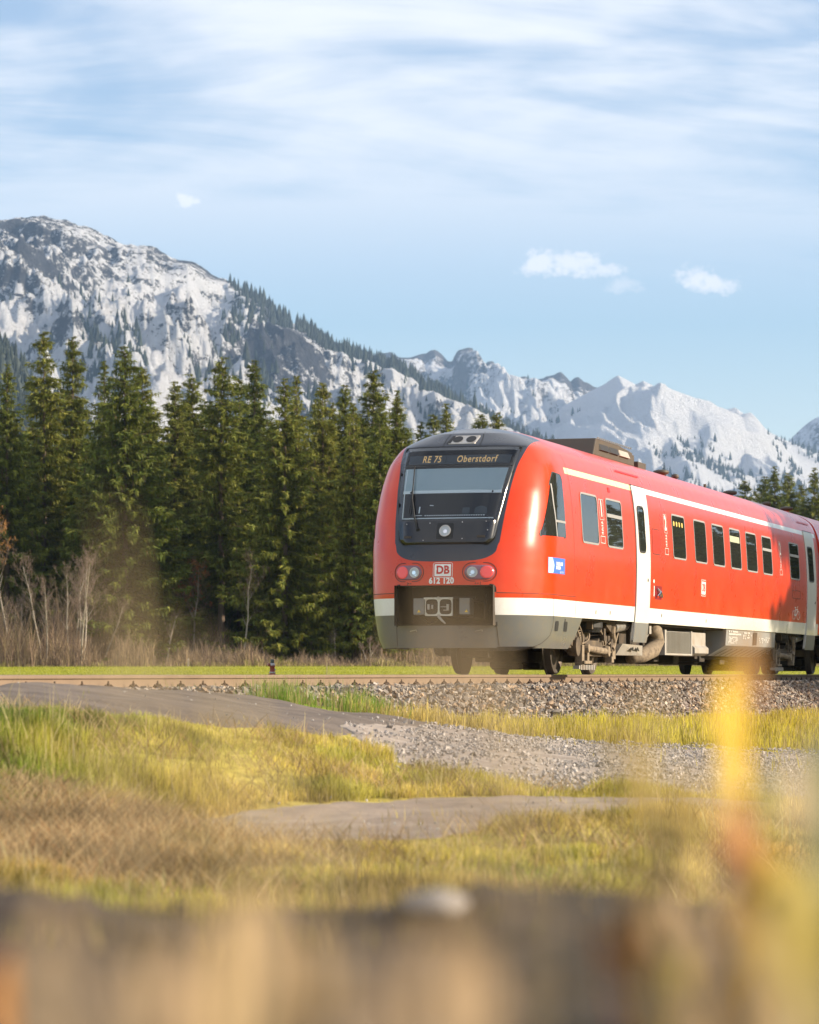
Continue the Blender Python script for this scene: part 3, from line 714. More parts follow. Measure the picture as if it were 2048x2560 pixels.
def capsule(cx, cy, hw, hh, n=10):
    c = hw-hh; return [(cx+c+hh*math.cos(a), cy+hh*math.sin(a)) for a in np.linspace(-math.pi/2, math.pi/2, n)]+[(cx-c+hh*math.cos(a), cy+hh*math.sin(a)) for a in np.linspace(math.pi/2, 3*math.pi/2, n)]
def offset_poly(poly, d):
    n = len(poly); A = sum(poly[i][0]*poly[(i+1) % n][1]-poly[(i+1) % n][0]*poly[i][1] for i in range(n)); sg = 1 if A > 0 else -1; out = []
    for i in range(n):
        a, b = Vector(poly[i-1]), Vector(poly[(i+1) % n]); t = (b-a).normalized(); out.append((poly[i][0]-t.y*d*sg*-1*-1, poly[i][1]+t.x*d*sg*-1*-1))
    return out           # positive d = inwards
class Skin:
    """pieces laid on the train's skin; on: 'front', or a side +1/-1"""
    def __init__(s, on='front', flip=False): s.on = on
    def pt(s, p, off): return on_front(p[0], p[1], off) if s.on == 'front' else on_side(p[0], p[1], off, s.on)
    def patch(s, m, poly, off, rings=5, wall=.0):
        poly = dens(poly, .05); n = len(poly); c = (sum(p[0] for p in poly)/n, sum(p[1] for p in poly)/n)
        vs = [s.pt(c, off)]; fs = []
        for k in range(1, rings+1):
            t = k/rings; vs += [s.pt((c[0]+(p[0]-c[0])*t, c[1]+(p[1]-c[1])*t), off) for p in poly]
        for i in range(n): fs.append((0, 1+i, 1+(i+1) % n))
        for k in range(rings-1):
            a = 1+k*n; b = a+n
            for i in range(n): j = (i+1) % n; fs.append((a+i, b+i, b+j, a+j))
        if wall:
            e = len(vs); vs += [s.pt(p, off-wall) for p in poly]; a = 1+(rings-1)*n
            for i in range(n): j = (i+1) % n; fs.append((a+i, e+i, e+j, a+j))
        return m.add(vs, fs)
    def ring(s, m, outer, inner, off, wall=.012):
        n = len(outer); vs = [s.pt(p, off) for p in outer]+[s.pt(p, off) for p in inner]+[s.pt(p, off-wall) for p in outer]+[s.pt(p, off-wall) for p in inner]; fs = []
        for i in range(n):
            j = (i+1) % n; fs += [(i, j, n+j, n+i), (i, 2*n+i, 2*n+j, j), (n+i, n+j, 3*n+j, 3*n+i)]
        return m.add(vs, fs)
    def strip(s, m, pts, w, off, step=.04):
        """thin line of width w along pts"""
        P = []
        for i in range(len(pts)-1):
            k = max(1, int(math.dist(pts[i], pts[i+1])/step)); P += [(pts[i][0]+(pts[i+1][0]-pts[i][0])*t/k, pts[i][1]+(pts[i+1][1]-pts[i][1])*t/k) for t in range(k)]
        P.append(pts[-1]); vs = []; fs = []
        for i, p in enumerate(P):
            t = (Vector(P[min(i+1, len(P)-1)])-Vector(P[max(i-1, 0)])).normalized(); nn = Vector((-t.y, t.x))*w/2
            vs += [s.pt((p[0]+nn.x, p[1]+nn.y), off), s.pt((p[0]-nn.x, p[1]-nn.y), off)]
        for i in range(len(P)-1): fs.append((2*i, 2*i+1, 2*i+3, 2*i+2))
        return m.add(vs, fs)
def glyphs(txt, size, bold=0.0, track=1.0, sx=1.0):
    """outlined letters from the built-in font: vertices in 2-D and faces, centred"""
    c = bpy.data.curves.new('lettering', 'FONT'); c.body = txt; c.size = size; c.offset = bold; c.align_x = 'CENTER'; c.align_y = 'CENTER'; c.space_character = track; c.resolution_u = 3
    o = bpy.data.objects.new('lettering', c); COL.objects.link(o); dg = bpy.context.evaluated_depsgraph_get(); me = bpy.data.meshes.new_from_object(o.evaluated_get(dg))
    V = [(v.co.x*sx, v.co.y) for v in me.vertices]; F = [tuple(p.vertices) for p in me.polygons]
    bpy.data.objects.remove(o); bpy.data.meshes.remove(me); return V, F
def letter(m, skin, txt, cx, cz, size, off=.004, bold=0.0, sx=1.0, track=1.0, mirror=1):
    V, F = glyphs(txt, size, bold, track, sx); m.add([skin.pt((cx+mirror*x, cz+y), off) for x, y in V], F); return m

# ---------------------------------------------------------------- train materials
def livery():
    """red with a white sill band and cantrail line, grey skirt at the nose, slate mask round the windscreen"""
    n = NT('train_livery'); o = n.obj(); sp = n.nd('ShaderNodeSeparateXYZ'); n.L.new(o, sp.inputs[0]); s, y, z = sp.outputs
    au = n.math('ABSOLUTE', y)
    def gt(a, b): return n.math('GREATER_THAN', a, b)
    def both(*v):
        r = v[0]
        for q in v[1:]: r = n.math('MULTIPLY', r, q)
        return r
    def curve(x, pts, x0, x1, y0, y1):
        f = n.nd('ShaderNodeFloatCurve'); cm = f.mapping; cv = cm.curves[0]
        P = [((a-x0)/(x1-x0), (b-y0)/(y1-y0)) for a, b in pts]
        cv.points[0].location = P[0]; cv.points[1].location = P[-1]
        for p in P[1:-1]: cv.points.new(*p)
        cm.update(); n.put(f.inputs['Value'], n.rng(x, x0, x1, 0, 1, False)); return n.math('MULTIPLY_ADD', f.outputs[0], y1-y0, y0)
    dirt = n.noise(1.6, 6, .65, o); grime = n.noise(9, 5, .7, o)
    red = n.mix(n.rng(dirt, .3, .7), (.60, .040, .005), (.66, .048, .006))
    pass
    mp = n.nd('ShaderNodeMapping'); n.L.new(o, mp.inputs['Vector']); mp.inputs['Scale'].default_value = (5.0, 5.0, .35); stk = n.rng(n.noise(2.2, 5, .65, mp.outputs[0]), .52, .80)
    red = n.mix(n.math('MULTIPLY', stk, .22), red, (.34, .045, .022)); low = n.math('MULTIPLY', n.rng(z, 1.9, 1.1), n.rng(dirt, .35, .75)); red = n.mix(n.math('MULTIPLY', low, .16), red, (.36, .13, .07))
    white = n.mix(n.math('MULTIPLY', n.rng(grime, .45, .8), .35), (.78, .77, .74), (.55, .50, .43))
    grey = n.mix(n.math('MULTIPLY', n.rng(grime, .4, .75), .45), (.125, .13, .132), (.17, .145, .11))
    slate = (.030, .036, .050)
    fz = curve(z, [(1.6, .55), (1.70, .60), (1.80, .755), (1.90, .80), (2.1, .825), (2.7, .875), (3.1, .915), (3.45, .975), (3.60, .985), (3.9, .93)], 1.6, 3.9, .4, 1.1)
    fu = curve(au, [(0, 1.69), (.40, 1.70), (.58, 1.725), (.70, 1.775), (.77, 1.84), (.82, 1.98), (1.0, 2.0)], 0, 1.0, 1.6, 2.1)
    mask = both(gt(fz, au), gt(z, fu), n.math('LESS_THAN', s, 2.1))
    c = n.mix(gt(z, 1.147), white, red)
    c = n.mix(gt(.892, z), c, grey)
    line = both(gt(z, 3.112), gt(3.205, z), gt(s, 2.20)); first = n.math('LESS_THAN', s, 7.35)
    c = n.mix(line, c, n.mix(first, (.80, .79, .76), (.82, .72, .36)))
    c = n.mix(mask, c, slate)
    n.set(Base_Color=c, Roughness=n.rng(dirt, .3, .8, .27, .33)); n.b.inputs['Coat Weight'].default_value = .30; n.b.inputs['Specular IOR Level'].default_value = .35; n.b.inputs['Coat Roughness'].default_value = .09
    n.b.inputs['Coat IOR'].default_value = 1.5
    return n.m
def glassy(name, col, rough=.03):
    n = NT(name); n.set(Base_Color=col, Roughness=rough); n.b.inputs['Specular IOR Level'].default_value = .6; n.b.inputs['IOR'].default_value = 1.52; return n.m
def clearpane(name, tint=(.86, .90, .92)):
    n = NT(name); n.N.remove(n.b); f = n.nd('ShaderNodeFresnel'); f.inputs[0].default_value = 1.5
    t = n.nd('ShaderNodeBsdfTransparent'); t.inputs[0].default_value = (*tint, 1); g = n.nd('ShaderNodeBsdfGlossy'); g.inputs['Roughness'].default_value = .02
    m = n.nd('ShaderNodeMixShader'); n.L.new(f.outputs[0], m.inputs[0]); n.L.new(t.outputs[0], m.inputs[1]); n.L.new(g.outputs[0], m.inputs[2]); n.L.new(m.outputs[0], n.out.inputs[0]); return n.m
def glow(name, col, e, base=None):
    n = NT(name); n.set(Base_Color=base or col, Roughness=.2); n.put(n.b.inputs['Emission Color'], col); n.b.inputs['Emission Strength'].default_value = e; return n.m
M['livery'] = livery()
M['white'] = simple('white_door_paint', (.76, .75, .72), .3, 0, .06, 3, coat=.5)
M['printwhite'] = simple('white_print', (.80, .80, .78), .45, 0, .03, 3)
M['printred'] = simple('red_print', (.50, .012, .012), .4, 0, .03, 3)
M['redpaint'] = simple('red_paint', (.60, .040, .012), .3, 0, .05, 3, coat=.6)
M['greyskirt'] = simple('grey_skirt_paint', (.17, .175, .175), .45, 0, .1, 5, dirt=(.20, .165, .12))
M['black'] = simple('black_rubber', (.012, .012, .013), .6, 0, .2, 5)
M['screenback'] = glassy('dark_screen_print', (.012, .013, .016), .15)
M['cabdark'] = simple('cab_gloom', (.022, .024, .032), .6, 0, .3, 3)
M['blind'] = simple('pale_sun_blind', (.50, .60, .64), .7, 0, .04, 4)
M['blindbar'] = simple('blind_bar', (.9, .95, .97), .5, 0, .03, 4)
M['screen'] = clearpane('windscreen_glass')
M['pane'] = glassy('side_glass', (.022, .024, .022), .012)
M['frame'] = simple('window_rubber', (.33, .33, .33), .5, .3, .1, 5)
M['framedark'] = simple('dark_window_rubber', (.03, .03, .03), .5, 0, .1, 5)
M['amber'] = glow('amber_display', (.75, .50, .22), .20)
M['dispbox'] = simple('display_panel', (.055, .075, .095), .4, 0, .1, 5)
M['taillens'] = glow('lit_tail_lens', (1.0, .12, .12), .16, (.45, .05, .05))
M['lens'] = glassy('clear_lamp_lens', (.42, .45, .48), .05)
M['reflector'] = simple('lamp_reflector', (.75, .76, .8), .12, 1.0, .05, 5)
M['lampbowl'] = glassy('lamp_housing', (.20, .09, .13), .15)
M['dark'] = simple('underframe_dark', (.035, .028, .022), .8, 0, .35, 4, dirt=(.085, .062, .042))
M['bogie'] = simple('bogie_brake_dust', (.075, .058, .042), .8, .1, .3, 5, dirt=(.17, .125, .08))
M['wheel'] = simple('wheel_steel', (.10, .085, .07), .55, .6, .2, 6, dirt=(.12, .085, .06))
M['steel'] = simple('bare_steel', (.50, .48, .45), .35, .7, .12, 8, dirt=(.30, .25, .2))
M['dustgrey'] = simple('dusty_grey_case', (.33, .31, .28), .6, 0, .1, 4, dirt=(.28, .22, .16))
M['tank'] = simple('grey_tank', (.25, .26, .26), .55, 0, .08, 3, dirt=(.25, .20, .15))
M['hose'] = simple('dirty_hose', (.23, .18, .125), .9, 0, .5, 14, dirt=(.075, .055, .04))
M['roofunit'] = simple('roof_unit_brown', (.075, .062, .048), .6, .1, .2, 3, dirt=(.09, .07, .05))
M['yellow'] = simple('warning_yellow', (.75, .50, .04), .5, 0, .05, 5)
M['blue'] = simple('sticker_blue', (.06, .16, .52), .4, 0, .06, 5)
M['paleblue'] = simple('sticker_pale', (.50, .66, .84), .4, 0, .2, 14)
M['bellows'] = simple('gangway_bellows', (.02, .02, .021), .8, 0, .2, 5)

# ---------------------------------------------------------------- body mesh
def body_mesh(name, mat, parent, s_end, cut_nose=True):
    zs_i = np.concatenate([np.arange(0, len(PC)-1, 2), [len(PC)-1]]); rows = PC[zs_i]
    na = 46; A = np.linspace(0, math.pi/2, na); tail = np.concatenate([np.linspace(.05, 1.4, 10), np.linspace(1.9, s_end-2.6, 26)])
    V = []; 
    for (U_, z) in rows:
        sc = float(Sc(z)); ne = float(NEz(z))
        right = [(sc+NL*(1-max(math.cos(a), 0)**(2/ne)), U_*math.sin(a)**(2/ne)) for a in A]
        s1 = sc+NL; right += [(s1+(s_end-s1)*min(1, (q)/(s_end-2.6)), U_) for q in tail]; right[-1] = (s_end, U_)
        full = [(s, -u) for s, u in right[:0:-1]]+right
        V.append([P3(s, u, z) for s, u in full])
    nr, nc = len(V), len(V[0]); vs = [p for r in V for p in r]; fs = []
    for i in range(nr-1):
        for j in range(nc-1): a = i*nc+j; fs.append((a, a+1, a+nc+1, a+nc))
    # closed rear end and floor
    for i in range(nr-1): fs.append((i*nc, (i+1)*nc, (i+1)*nc+nc-1, i*nc+nc-1))
    me = bpy.data.meshes.new(name); me.from_pydata(vs, [], fs)
    bm = bmesh.new(); bm.from_mesh(me); bmesh.ops.remove_doubles(bm, verts=bm.verts, dist=.0008)
    def cut(co, no): bmesh.ops.bisect_plane(bm, geom=bm.verts[:]+bm.edges[:]+bm.faces[:], plane_co=co, plane_no=no, dist=1e-5)
    cut((0, 0, .892), (0, 0, 1))
    n2 = Vector((.47, 0, -.54)); c2 = Vector((2.60, 0, .42)); 
    if cut_nose:
        cut(c2, n2)
        for zc in (.735, 1.335): cut((0, 0, zc), (0, 0, 1))
        for yc in (.765, -.765): cut((0, yc, 0), (0, 1, 0))
    kill = []
    for f in bm.faces:
        c = f.calc_center_median()
        if c.z < .892 and (not cut_nose or (c-c2).dot(n2) > 0 or c.x > s_end-.01): kill.append(f)
        elif cut_nose and c.x < .7 and .735 < c.z < 1.335 and abs(c.y) < .765: kill.append(f)
    bmesh.ops.delete(bm, geom=kill, context='FACES')
    bmesh.ops.recalc_face_normals(bm, faces=bm.faces)
    for f in bm.faces: f.smooth = True
    for e in bm.edges: e.smooth = not (len(e.link_faces) == 2 and e.calc_face_angle() > math.radians(40))
    bm.to_mesh(me); bm.free(); me.materials.append(mat)
    return link(name, me, parent)

def side_window(parent, s0, s1, sg=1, z0=2.10, z1=2.845, bar=False, dark=False, lean=.06, skew=.10):
    """a saloon window: rubber frame, dark reflecting pane, and for the tilting ones a cross bar"""
    k = Skin(sg); poly = rounded([(s0, z0), (s1, z0), (s1, z1), (s0, z1)], .075); out = offset_poly(poly, -.030)
    m = MB(); k.ring(m, out, poly, .012)
    f = m.build('window', M['framedark'] if dark else M['frame'], parent)
    p = MB(); k.patch(p, poly, .004, 4); p.build('pane', M['pane'], f, smooth=True)
    if bar:
        b = MB(); zb = z0+(z1-z0)*.66
        k.patch(b, [(s0, zb-.028), (s1, zb-.028), (s1, zb+.028), (s0, zb+.028)], .016, 1, .012); b.build('transom', M['frame'], f)
    return f
def side_door(parent, s0, s1, sg=1):
    k = Skin(sg)
    m = MB(); poly = rounded([(s0, .56), (s1, .56), (s1, 3.20), (s0, 3.20)], .05)
    k.patch(m, dens(poly, .06), .020, 8, .05); d = m.build('door', M['white'], parent, smooth=False); auto_smooth(d, 40)
    g = MB(); k.patch(g, [(s0+.005, .555), (s1-.005, .555), (s1-.005, .885), (s0+.005, .885)], .024, 3, .03); g.build('door_foot', M['greyskirt'], d)
    w0, w1 = s0+.16, s1-.42; poly = rounded([(w0+.05, 2.10), (w1+.02, 2.10), (w1, 2.84), (w0, 2.84)], .10)
    f = MB(); k.ring(f, offset_poly(poly, -.028), poly, .034); f.build('door_window_frame', M['framedark'], d)
    p = MB(); k.patch(p, poly, .027, 3); p.build('pane', M['pane'], d, smooth=True)
    e = MB(); k.strip(e, [(s1+.012, .56), (s1+.012, 3.21)], .03, .008); k.strip(e, [(s0-.010, .56), (s0-.010, 3.21)], .016, .006); k.strip(e, [(s0, 3.212), (s1, 3.212)], .022, .008)
    e.build('door_seal', M['black'], d)
    b = MB(); k.patch(b, circ(s1-.2, 1.62, .03, n=12), .026, 1, .01); b.build('door_button', M['black'], d)
    return d
def wheelset(parent, s, n_out=1):
    for sg in (1, -1):
        m = MB(); h = [(-.068), (-.035), .068]
        prof = [(.10, .075), (.17, .075), (.19, .055), (.36, .035), (.385, .055), (.437, .068), (.445, .0), (.448, -.03), (.474, -.045), (.474, -.062), (.40, -.068), (.19, -.04), (.10, -.05)]
        m.lathe([(r, -sg*q) for r, q in prof], (s, -sg*.7525, .449), 'y', 40)
        w = m.build('wheel', M['wheel'], parent, smooth=False); auto_smooth(w, 30)
    a = MB(); a.tube([(s, -.7, .449), (s, .7, .449)], .085, 12); a.build('axle', M['dark'], parent)
def bogie(parent, sc, flip=1, detail=True):
    m = MB()
    for sg in (1, -1):
        y = -sg*1.02
        m.prism([(sc-1.55, .50), (sc-1.2, .40), (sc-.75, .30), (sc+.75, .30), (sc+1.2, .40), (sc+1.55, .50), (sc+1.5, .64), (sc+.6, .66), (sc+.4, .56), (sc-.4, .56), (sc-.6, .66), (sc-1.5, .64)], y-.10, y+.10)
    m.bbox(sc-.32, sc+.32, -1.0, 1.0, .36, .72); m.bbox(sc-1.65, sc-1.5, -.9, .9, .42, .58); m.bbox(sc+1.5, sc+1.65, -.9, .9, .42, .58)
    fr = m.build('bogie', M['bogie'], parent, bevel=.015)
    wheelset(fr, sc-1.225); wheelset(fr, sc+1.225)
    for sg in (1, -1):
        for q in (-1.225, 1.225):
            b = MB(); y = -sg*1.04
            b.lathe([(.0, .10), (.10, .10), (.135, .075), (.155, .0), (.155, -.08)], (sc+q, y-.0-sg*.06, .449), 'y', 18)
            b.box((sc+q, y, .60), (.34, .20, .10)); b.box((sc+q-.26, y, .47), (.22, .12, .09)); b.box((sc+q+.26, y, .47), (.22, .12, .09))
            b.build('axle_box', M['bogie'], fr, bevel=.01)
            sp = MB(); pts = [(sc+q+.24+.062*math.cos(a), y-sg*.05+.062*math.sin(a), .52+a*.0064) for a in np.linspace(0, 10*math.pi, 70)]; sp.tube(pts, .013, 5)
            sp.build('coil_spring', M['hose'], fr)
        g = MB(); g.lathe([(.25, -.13), (.30, -.05), (.30, .05), (.25, .13)], (sc, -sg*.98, .82), 'z', 24); g.build('air_spring', M['black'], fr)
        br = MB(); y = -sg*.80
        for q in (-.68, .68): br.box((sc+q, y, .42), (.10, .16, .22)); br.box((sc+q, y, .60), (.16, .12, .14))
        br.build('brake_unit', M['dark'], fr, bevel=.01)
    gb = MB(); gb.bbox(sc-1.5, sc-.4, -.42, .46, .20, .66); gb.bbox(sc+.35, sc+1.5, -.46, .40, .20, .66); gb.box((sc, 0, .30), (.9, .5, .28)); gb.box((sc-1.75, .35, .42), (.3, .45, .3)); gb.box((sc+.6, -.1, .17), (.5, .5, .12))
    for k in range(7): gb.box((sc-1.3+k*.42, .12*math.sin(k*2.3), .16+.03*math.sin(k*5)), (.16, .5, .10))
    gb.build('gearbox', M['dark'], fr, bevel=.03)
    if detail:
        c = MB(); y = -1.17
        c.tube([(sc+1.27-flip*.05, y, .78), (sc+2.12, y, .835)], .088, 16); c.tube([(sc+2.12, y, .835), (sc+2.2, y, .84)], .055, 12); c.tube([(sc+2.2, y, .84), (sc+2.24, y, .845)], .07, 12)
        o = c.build('tilt_cylinder', M['steel'], fr); auto_smooth(o, 40)
        c = MB(); c.tube([(sc+1.22, y, .80), (sc+1.20, y, .70), (sc+1.30, y, .52), (sc+1.15, y, .42)], [.06, .055, .05, .06], 8); c.tube([(sc+1.75, y+.03, .70), (sc+1.35, y+.02, .40), (sc+.95, y, .36)], .022, 6)
        c.tube([(sc-.65, y, .43), (sc+.1, y-.02, .40), (sc+.70, y, .385)], [.05, .06, .055], 10); c.lathe([(.0, .06), (.085, .06), (.10, .0), (.085, -.06)], (sc+.75, y, .385), 'y', 14)
        c.lathe([(.0, .06), (.07, .06), (.085, 0), (.07, -.06)], (sc-.68, y, .43), 'y', 14)
        c.box((sc+1.22, y+.02, .34), (.22, .1, .16)); c.box((sc+1.0, y, .25), (.16, .12, .10)); c.box((sc-.98, y+.03, .31), (.16, .12, .34)); c.box((sc-.62, y+.03, .33), (.13, .12, .28)); c.box((sc-.80, y, .20), (.5, .14, .05))
        o = c.build('damper', M['hose'], fr, bevel=.008)
        c = MB(); c.box((sc-.82, y, .120), (1.05, .10, .055))
        for k in range(9): c.box((sc-1.25+k*.11, y-.055, .118), (.05, .02, .08))
        c.build('sand_guard', M['dustgrey'], fr)
        c = MB()
        for j, (a, b) in enumerate([((sc-1.35, .85), (sc-1.0, .42)), ((sc-1.15, .87), (sc-.85, .50)), ((sc+.2, .83), (sc+.75, .5)), ((sc+1.5, .82), (sc+1.0, .5)), ((sc-.3, .66), (sc-.9, .5))]):
            mid = ((a[0]+b[0])/2+.14, (a[1]+b[1])/2-.05); P = [Vector((a[0], y+.04, a[1]))*(1-t)**2+Vector((mid[0], y-.02, mid[1]))*2*t*(1-t)+Vector((b[0], y+.02, b[1]))*t*t for t in np.linspace(0, 1, 9)]; c.tube(P, .016, 6)
        c.build('hose', M['hose'], fr)
        c = MB(); c.box((sc+.9, y+.02, .83), (.36, .08, .16), rot=Matrix.Rotation(.3, 3, 'Y')); c.box((sc+.35, y+.05, .79), (.22, .1, .18)); c.box((sc-.2, y+.04, .80), (.16, .1, .12)); c.box((sc+.55, y, .66), (.1, .06, .2))
        c.build('bracket', M['bogie'], fr, bevel=.008)
    return fr
def roof_vent(parent, s, u=.35, big=1.0):
    m = MB(); z = float(np.interp(u, PC[::-1, 0], PC[::-1, 1]))
    m.lathe([(.09*big, -.06), (.10*big, .02)], (s, -u, z), 'z', 16); o = m.build('vent_base', M['redpaint'], parent)
    c = MB(); c.lathe([(.12*big, .035), (.22*big, .055), (.25*big, .085), (.235*big, .115), (.10*big, .135)], (s, -u, z-.02), 'z', 20); c.build('vent_cap', M['roofunit'], parent, smooth=True)

def build_railcar():
    root = empty('railcar', (TX, TY, 0), math.atan2(CS, SN))
    tag(root, 'red diesel railcar with slate nose showing the lettering Oberstdorf, leading car of the train', 'train car', 'cars of the red train')
    LEN = 26.05
    body = body_mesh('body', M['livery'], root, LEN)
    F = Skin('front'); S = Skin(1)
    # ---- windscreen
    scr = [(-.735, 2.02), (-.66, 1.945), (.66, 1.945), (.735, 2.02), (.815, 2.56), (.875, 3.05), (.91, 3.455), (-.91, 3.455), (-.875, 3.05), (-.815, 2.56)]
    scr = rounded(scr, [.05, .06, .06, .05, .3, .3, .03, .03, .3, .3], 4)
    m = MB(); F.patch(m, dens(scr, .05), .006, 12, .012); ws = m.build('windscreen', M['screenback'], root, smooth=True)
    m = MB(); F.ring(m, offset_poly(scr, -.016), scr, .009, .014); m.build('windscreen_seal', M['black'], ws)
    inn = [(-.715, 2.335), (.715, 2.335), (.80, 3.10), (-.80, 3.10)]
    m = MB(); F.patch(m, dens(inn, .08), .008, 6); m.build('cab_interior', M['cabdark'], ws)
    m = MB(); F.patch(m, dens([(-.765, 2.77), (.765, 2.77), (.805, 3.115), (-.805, 3.115)], .08), .011, 6); m.build('sun_blind', M['blind'], ws)
    m = MB(); F.patch(m, dens([(-.765, 2.725), (.765, 2.725), (.765, 2.772), (-.765, 2.772)], .08), .013, 3, .004); m.build('blind_bar', M['blindbar'], ws)
    m = MB()
    F.strip(m, [(-.77, 3.11), (-.715, 2.34), (.695, 2.34)], .016, .012); F.strip(m, [(-.52, 2.385), (-.40, 2.385)], .010, .012)
    for k in range(26): F.patch(m, [(-.36+k*.036, 2.375), (-.336+k*.036, 2.375), (-.336+k*.036, 2.39), (-.36+k*.036, 2.39)], .0125, 1)
    F.patch(m, [(-.465, 2.42), (-.445, 2.42), (-.445, 2.52), (-.465, 2.52)], .0125, 1); F.strip(m, [(-.30, 2.54), (-.24, 2.535)], .012, .0125)
    m.build('dashboard_strip', M['blindbar'], ws)
    m = MB(); F.patch(m, rounded([(.40, 2.40), (.60, 2.40), (.585, 2.50), (.50, 2.53), (.41, 2.50)], .03), .0115, 3); F.patch(m, [(.22, 2.40), (.33, 2.40), (.33, 2.50), (.22, 2.50)], .0115, 2)
    m.build('driver_seat', M['dispbox'], ws)
    dp = MB(); F.patch(dp, dens([(-.775, 3.185), (.80, 3.185), (.815, 3.325), (-.79, 3.325)], .08), .011, 4); d = dp.build('destination_display', M['dispbox'], ws)
    m = MB(); letter(m, F, 'RE 75', -.40, 3.256, .150, .0135, .002, .78, 1.1); letter(m, F, 'Oberstdorf', .30, 3.256, .150, .0135, .002, .80, 1.12); m.build('display_lettering', M['amber'], d)
    m = MB(); F.strip(m, [(-.18, 3.19), (-.18, 3.325)], .006, .0135); F.strip(m, [(-.83, 3.155), (.86, 3.155)], .014, .0125); m.build('display_divider', M['black'], d)
    glass = MB(); F.patch(glass, dens(rounded([(-.70, 1.975), (.70, 1.975), (.755, 2.56), (.82, 3.05), (.88, 3.44), (-.88, 3.44), (-.82, 3.05), (-.755, 2.56)], [.05, .05, .2, .2, .03, .03, .2, .2], 3), .05), .018, 12, .0); glass.build('glass', M['screen'], ws, smooth=True)
    lo = [(-.715, 2.015), (-.66, 1.955), (.66, 1.955), (.715, 2.015), (.745, 2.315), (-.745, 2.315)]
    m = MB(); F.patch(m, rounded(lo, [.03, .04, .04, .03, .02, .02], 3), .030, 6, .006); pnl = m.build('lower_panel', M['screenback'], ws, smooth=True)
    m = MB()
    for (u, z) in [(-.62, 2.25), (-.25, 2.26), (.25, 2.27), (.60, 2.28), (.63, 2.15), (-.33, 2.0), (.27, 2.02), (-.10, 2.245), (.115, 2.245), (-.115, 2.03), (.10, 2.03)]: F.patch(m, circ(u, z, .0085, n=8), .033, 1, .004)
    m.build('screw', M['steel'], ws)['kind'] = 'stuff'
    m = MB(); F.patch(m, rounded([(-.13, 2.02), (.125, 2.02), (.125, 2.255), (-.13, 2.255)], .02), .0335, 3, .004); m.build('lamp_plate', M['black'], ws)
    m = MB(); F.ring(m, circ(0, 2.135, .088), circ(0, 2.135, .072), .052, .02); t = m.build('top_headlight', M['steel'], ws); m = MB(); F.patch(m, circ(0, 2.135, .074), .046, 3); m.build('lens', M['lens'], ws, smooth=True)
    m = MB(); F.patch(m, circ(.005, 2.125, .03), .049, 2); m.build('bulb', M['reflector'], ws, smooth=True)
    for u in (-.585, .545):
        m = MB(); F.patch(m, rounded([(u-.06, 2.035), (u+.06, 2.035), (u+.06, 2.07), (u-.06, 2.07)], .008), .0335, 1, .004); m.build('marker', M['dark'], ws)
    wp_ = MB(); ppts = [(-.43, 2.16, .045), (-.50, 2.35, .06), (-.575, 2.62, .065), (-.60, 2.85, .06)]
    wp_.tube([on_front(a, b, c) for a, b, c in ppts], [.016, .013, .011, .008], 6); wp_.tube([on_front(a, b, c) for a, b, c in [(-.60, 2.40, .05), (-.59, 2.62, .056), (-.60, 2.85, .056), (-.64, 3.14, .05)]], .009, 6)
    wp_.lathe([(.03, 0), (.03, .02)], on_front(-.43, 2.16, .04), 'x', 10); wp_.build('wiper', M['black'], root)
    # ---- roof cap: camera recess in its own panel
    m = MB(); F.patch(m, rounded([(-.235, 3.515), (.20, 3.515), (.235, 3.655), (-.20, 3.655)], .02), .006, 4, .01); fan = m.build('horn_recess', M['steel'], root, smooth=True)
    m = MB()
    for u in (-.095, .115): F.patch(m, circ(u-.005, 3.59, .078, .052), .010, 2)
    m.build('horn_opening', M['black'], fan)
    m = MB(); F.patch(m, [(-.255, 3.52), (-.19, 3.52), (-.16, 3.65), (-.205, 3.65)], .009, 1); m.build('recess_painted_shade', M['black'], fan)  # black patch standing for the shade at one end of the recess
    m = MB(); F.strip(m, [(-.29, 3.465), (-.285, 3.6), (-.25, 3.72)], .012, .003); F.strip(m, [(.29, 3.465), (.285, 3.6), (.25, 3.72)], .012, .003); F.strip(m, [(-.95, 3.472), (.95, 3.472)], .010, .003)
    m.build('panel_joint', M['black'], root)
    # ---- headlight clusters
    for sg in (-1, 1):
        cu = sg*.545
        m = MB(); o_ = capsule(cu, 1.53, .248, .142, 14); F.ring(m, o_, offset_poly(o_, .010), .003, .004); hl = m.build('headlight', M['black'], root)
        m = MB(); F.patch(m, capsule(cu, 1.525, .215, .108, 12), .008, 5, .010); m.build('housing', M['lampbowl'], hl, smooth=True)
        m = MB(); F.patch(m, circ(cu+sg*.105, 1.527, .094), .016, 4, .01); m.build('tail_lens', M['taillens'], hl, smooth=True)
        m = MB(); F.ring(m, circ(cu-sg*.100, 1.527, .078), circ(cu-sg*.100, 1.527, .064), .022, .02); m.build('lens_rim', M['steel'], hl)
        m = MB(); F.patch(m, circ(cu-sg*.100, 1.527, .066), .016, 3); m.build('lens', M['lens'], hl, smooth=True)
        m = MB(); F.patch(m, circ(cu-sg*.095, 1.525, .030), .020, 2); F.patch(m, [(cu-sg*.145, 1.49), (cu-sg*.12, 1.475), (cu-sg*.10, 1.485), (cu-sg*.13, 1.50)], .020, 1); m.build('bulb', M['reflector'], hl)
        m = MB(); F.strip(m, [(cu+sg*.02, 1.385), (cu+sg*.02, 1.335)], .008, .004)
        for k in (0, 1): F.patch(m, circ(cu+(.0 if sg < 0 else -.05)+k*.035, 1.362, .010, n=10), .004, 1)
        m.build('latch', M['black'], hl)
    # ---- logo and running number
    m = MB(); F.patch(m, rounded([(-.128, 1.468), (.128, 1.468), (.128, 1.648), (-.128, 1.648)], .012), .004, 3); lg = m.build('logo', M['printwhite'], root)
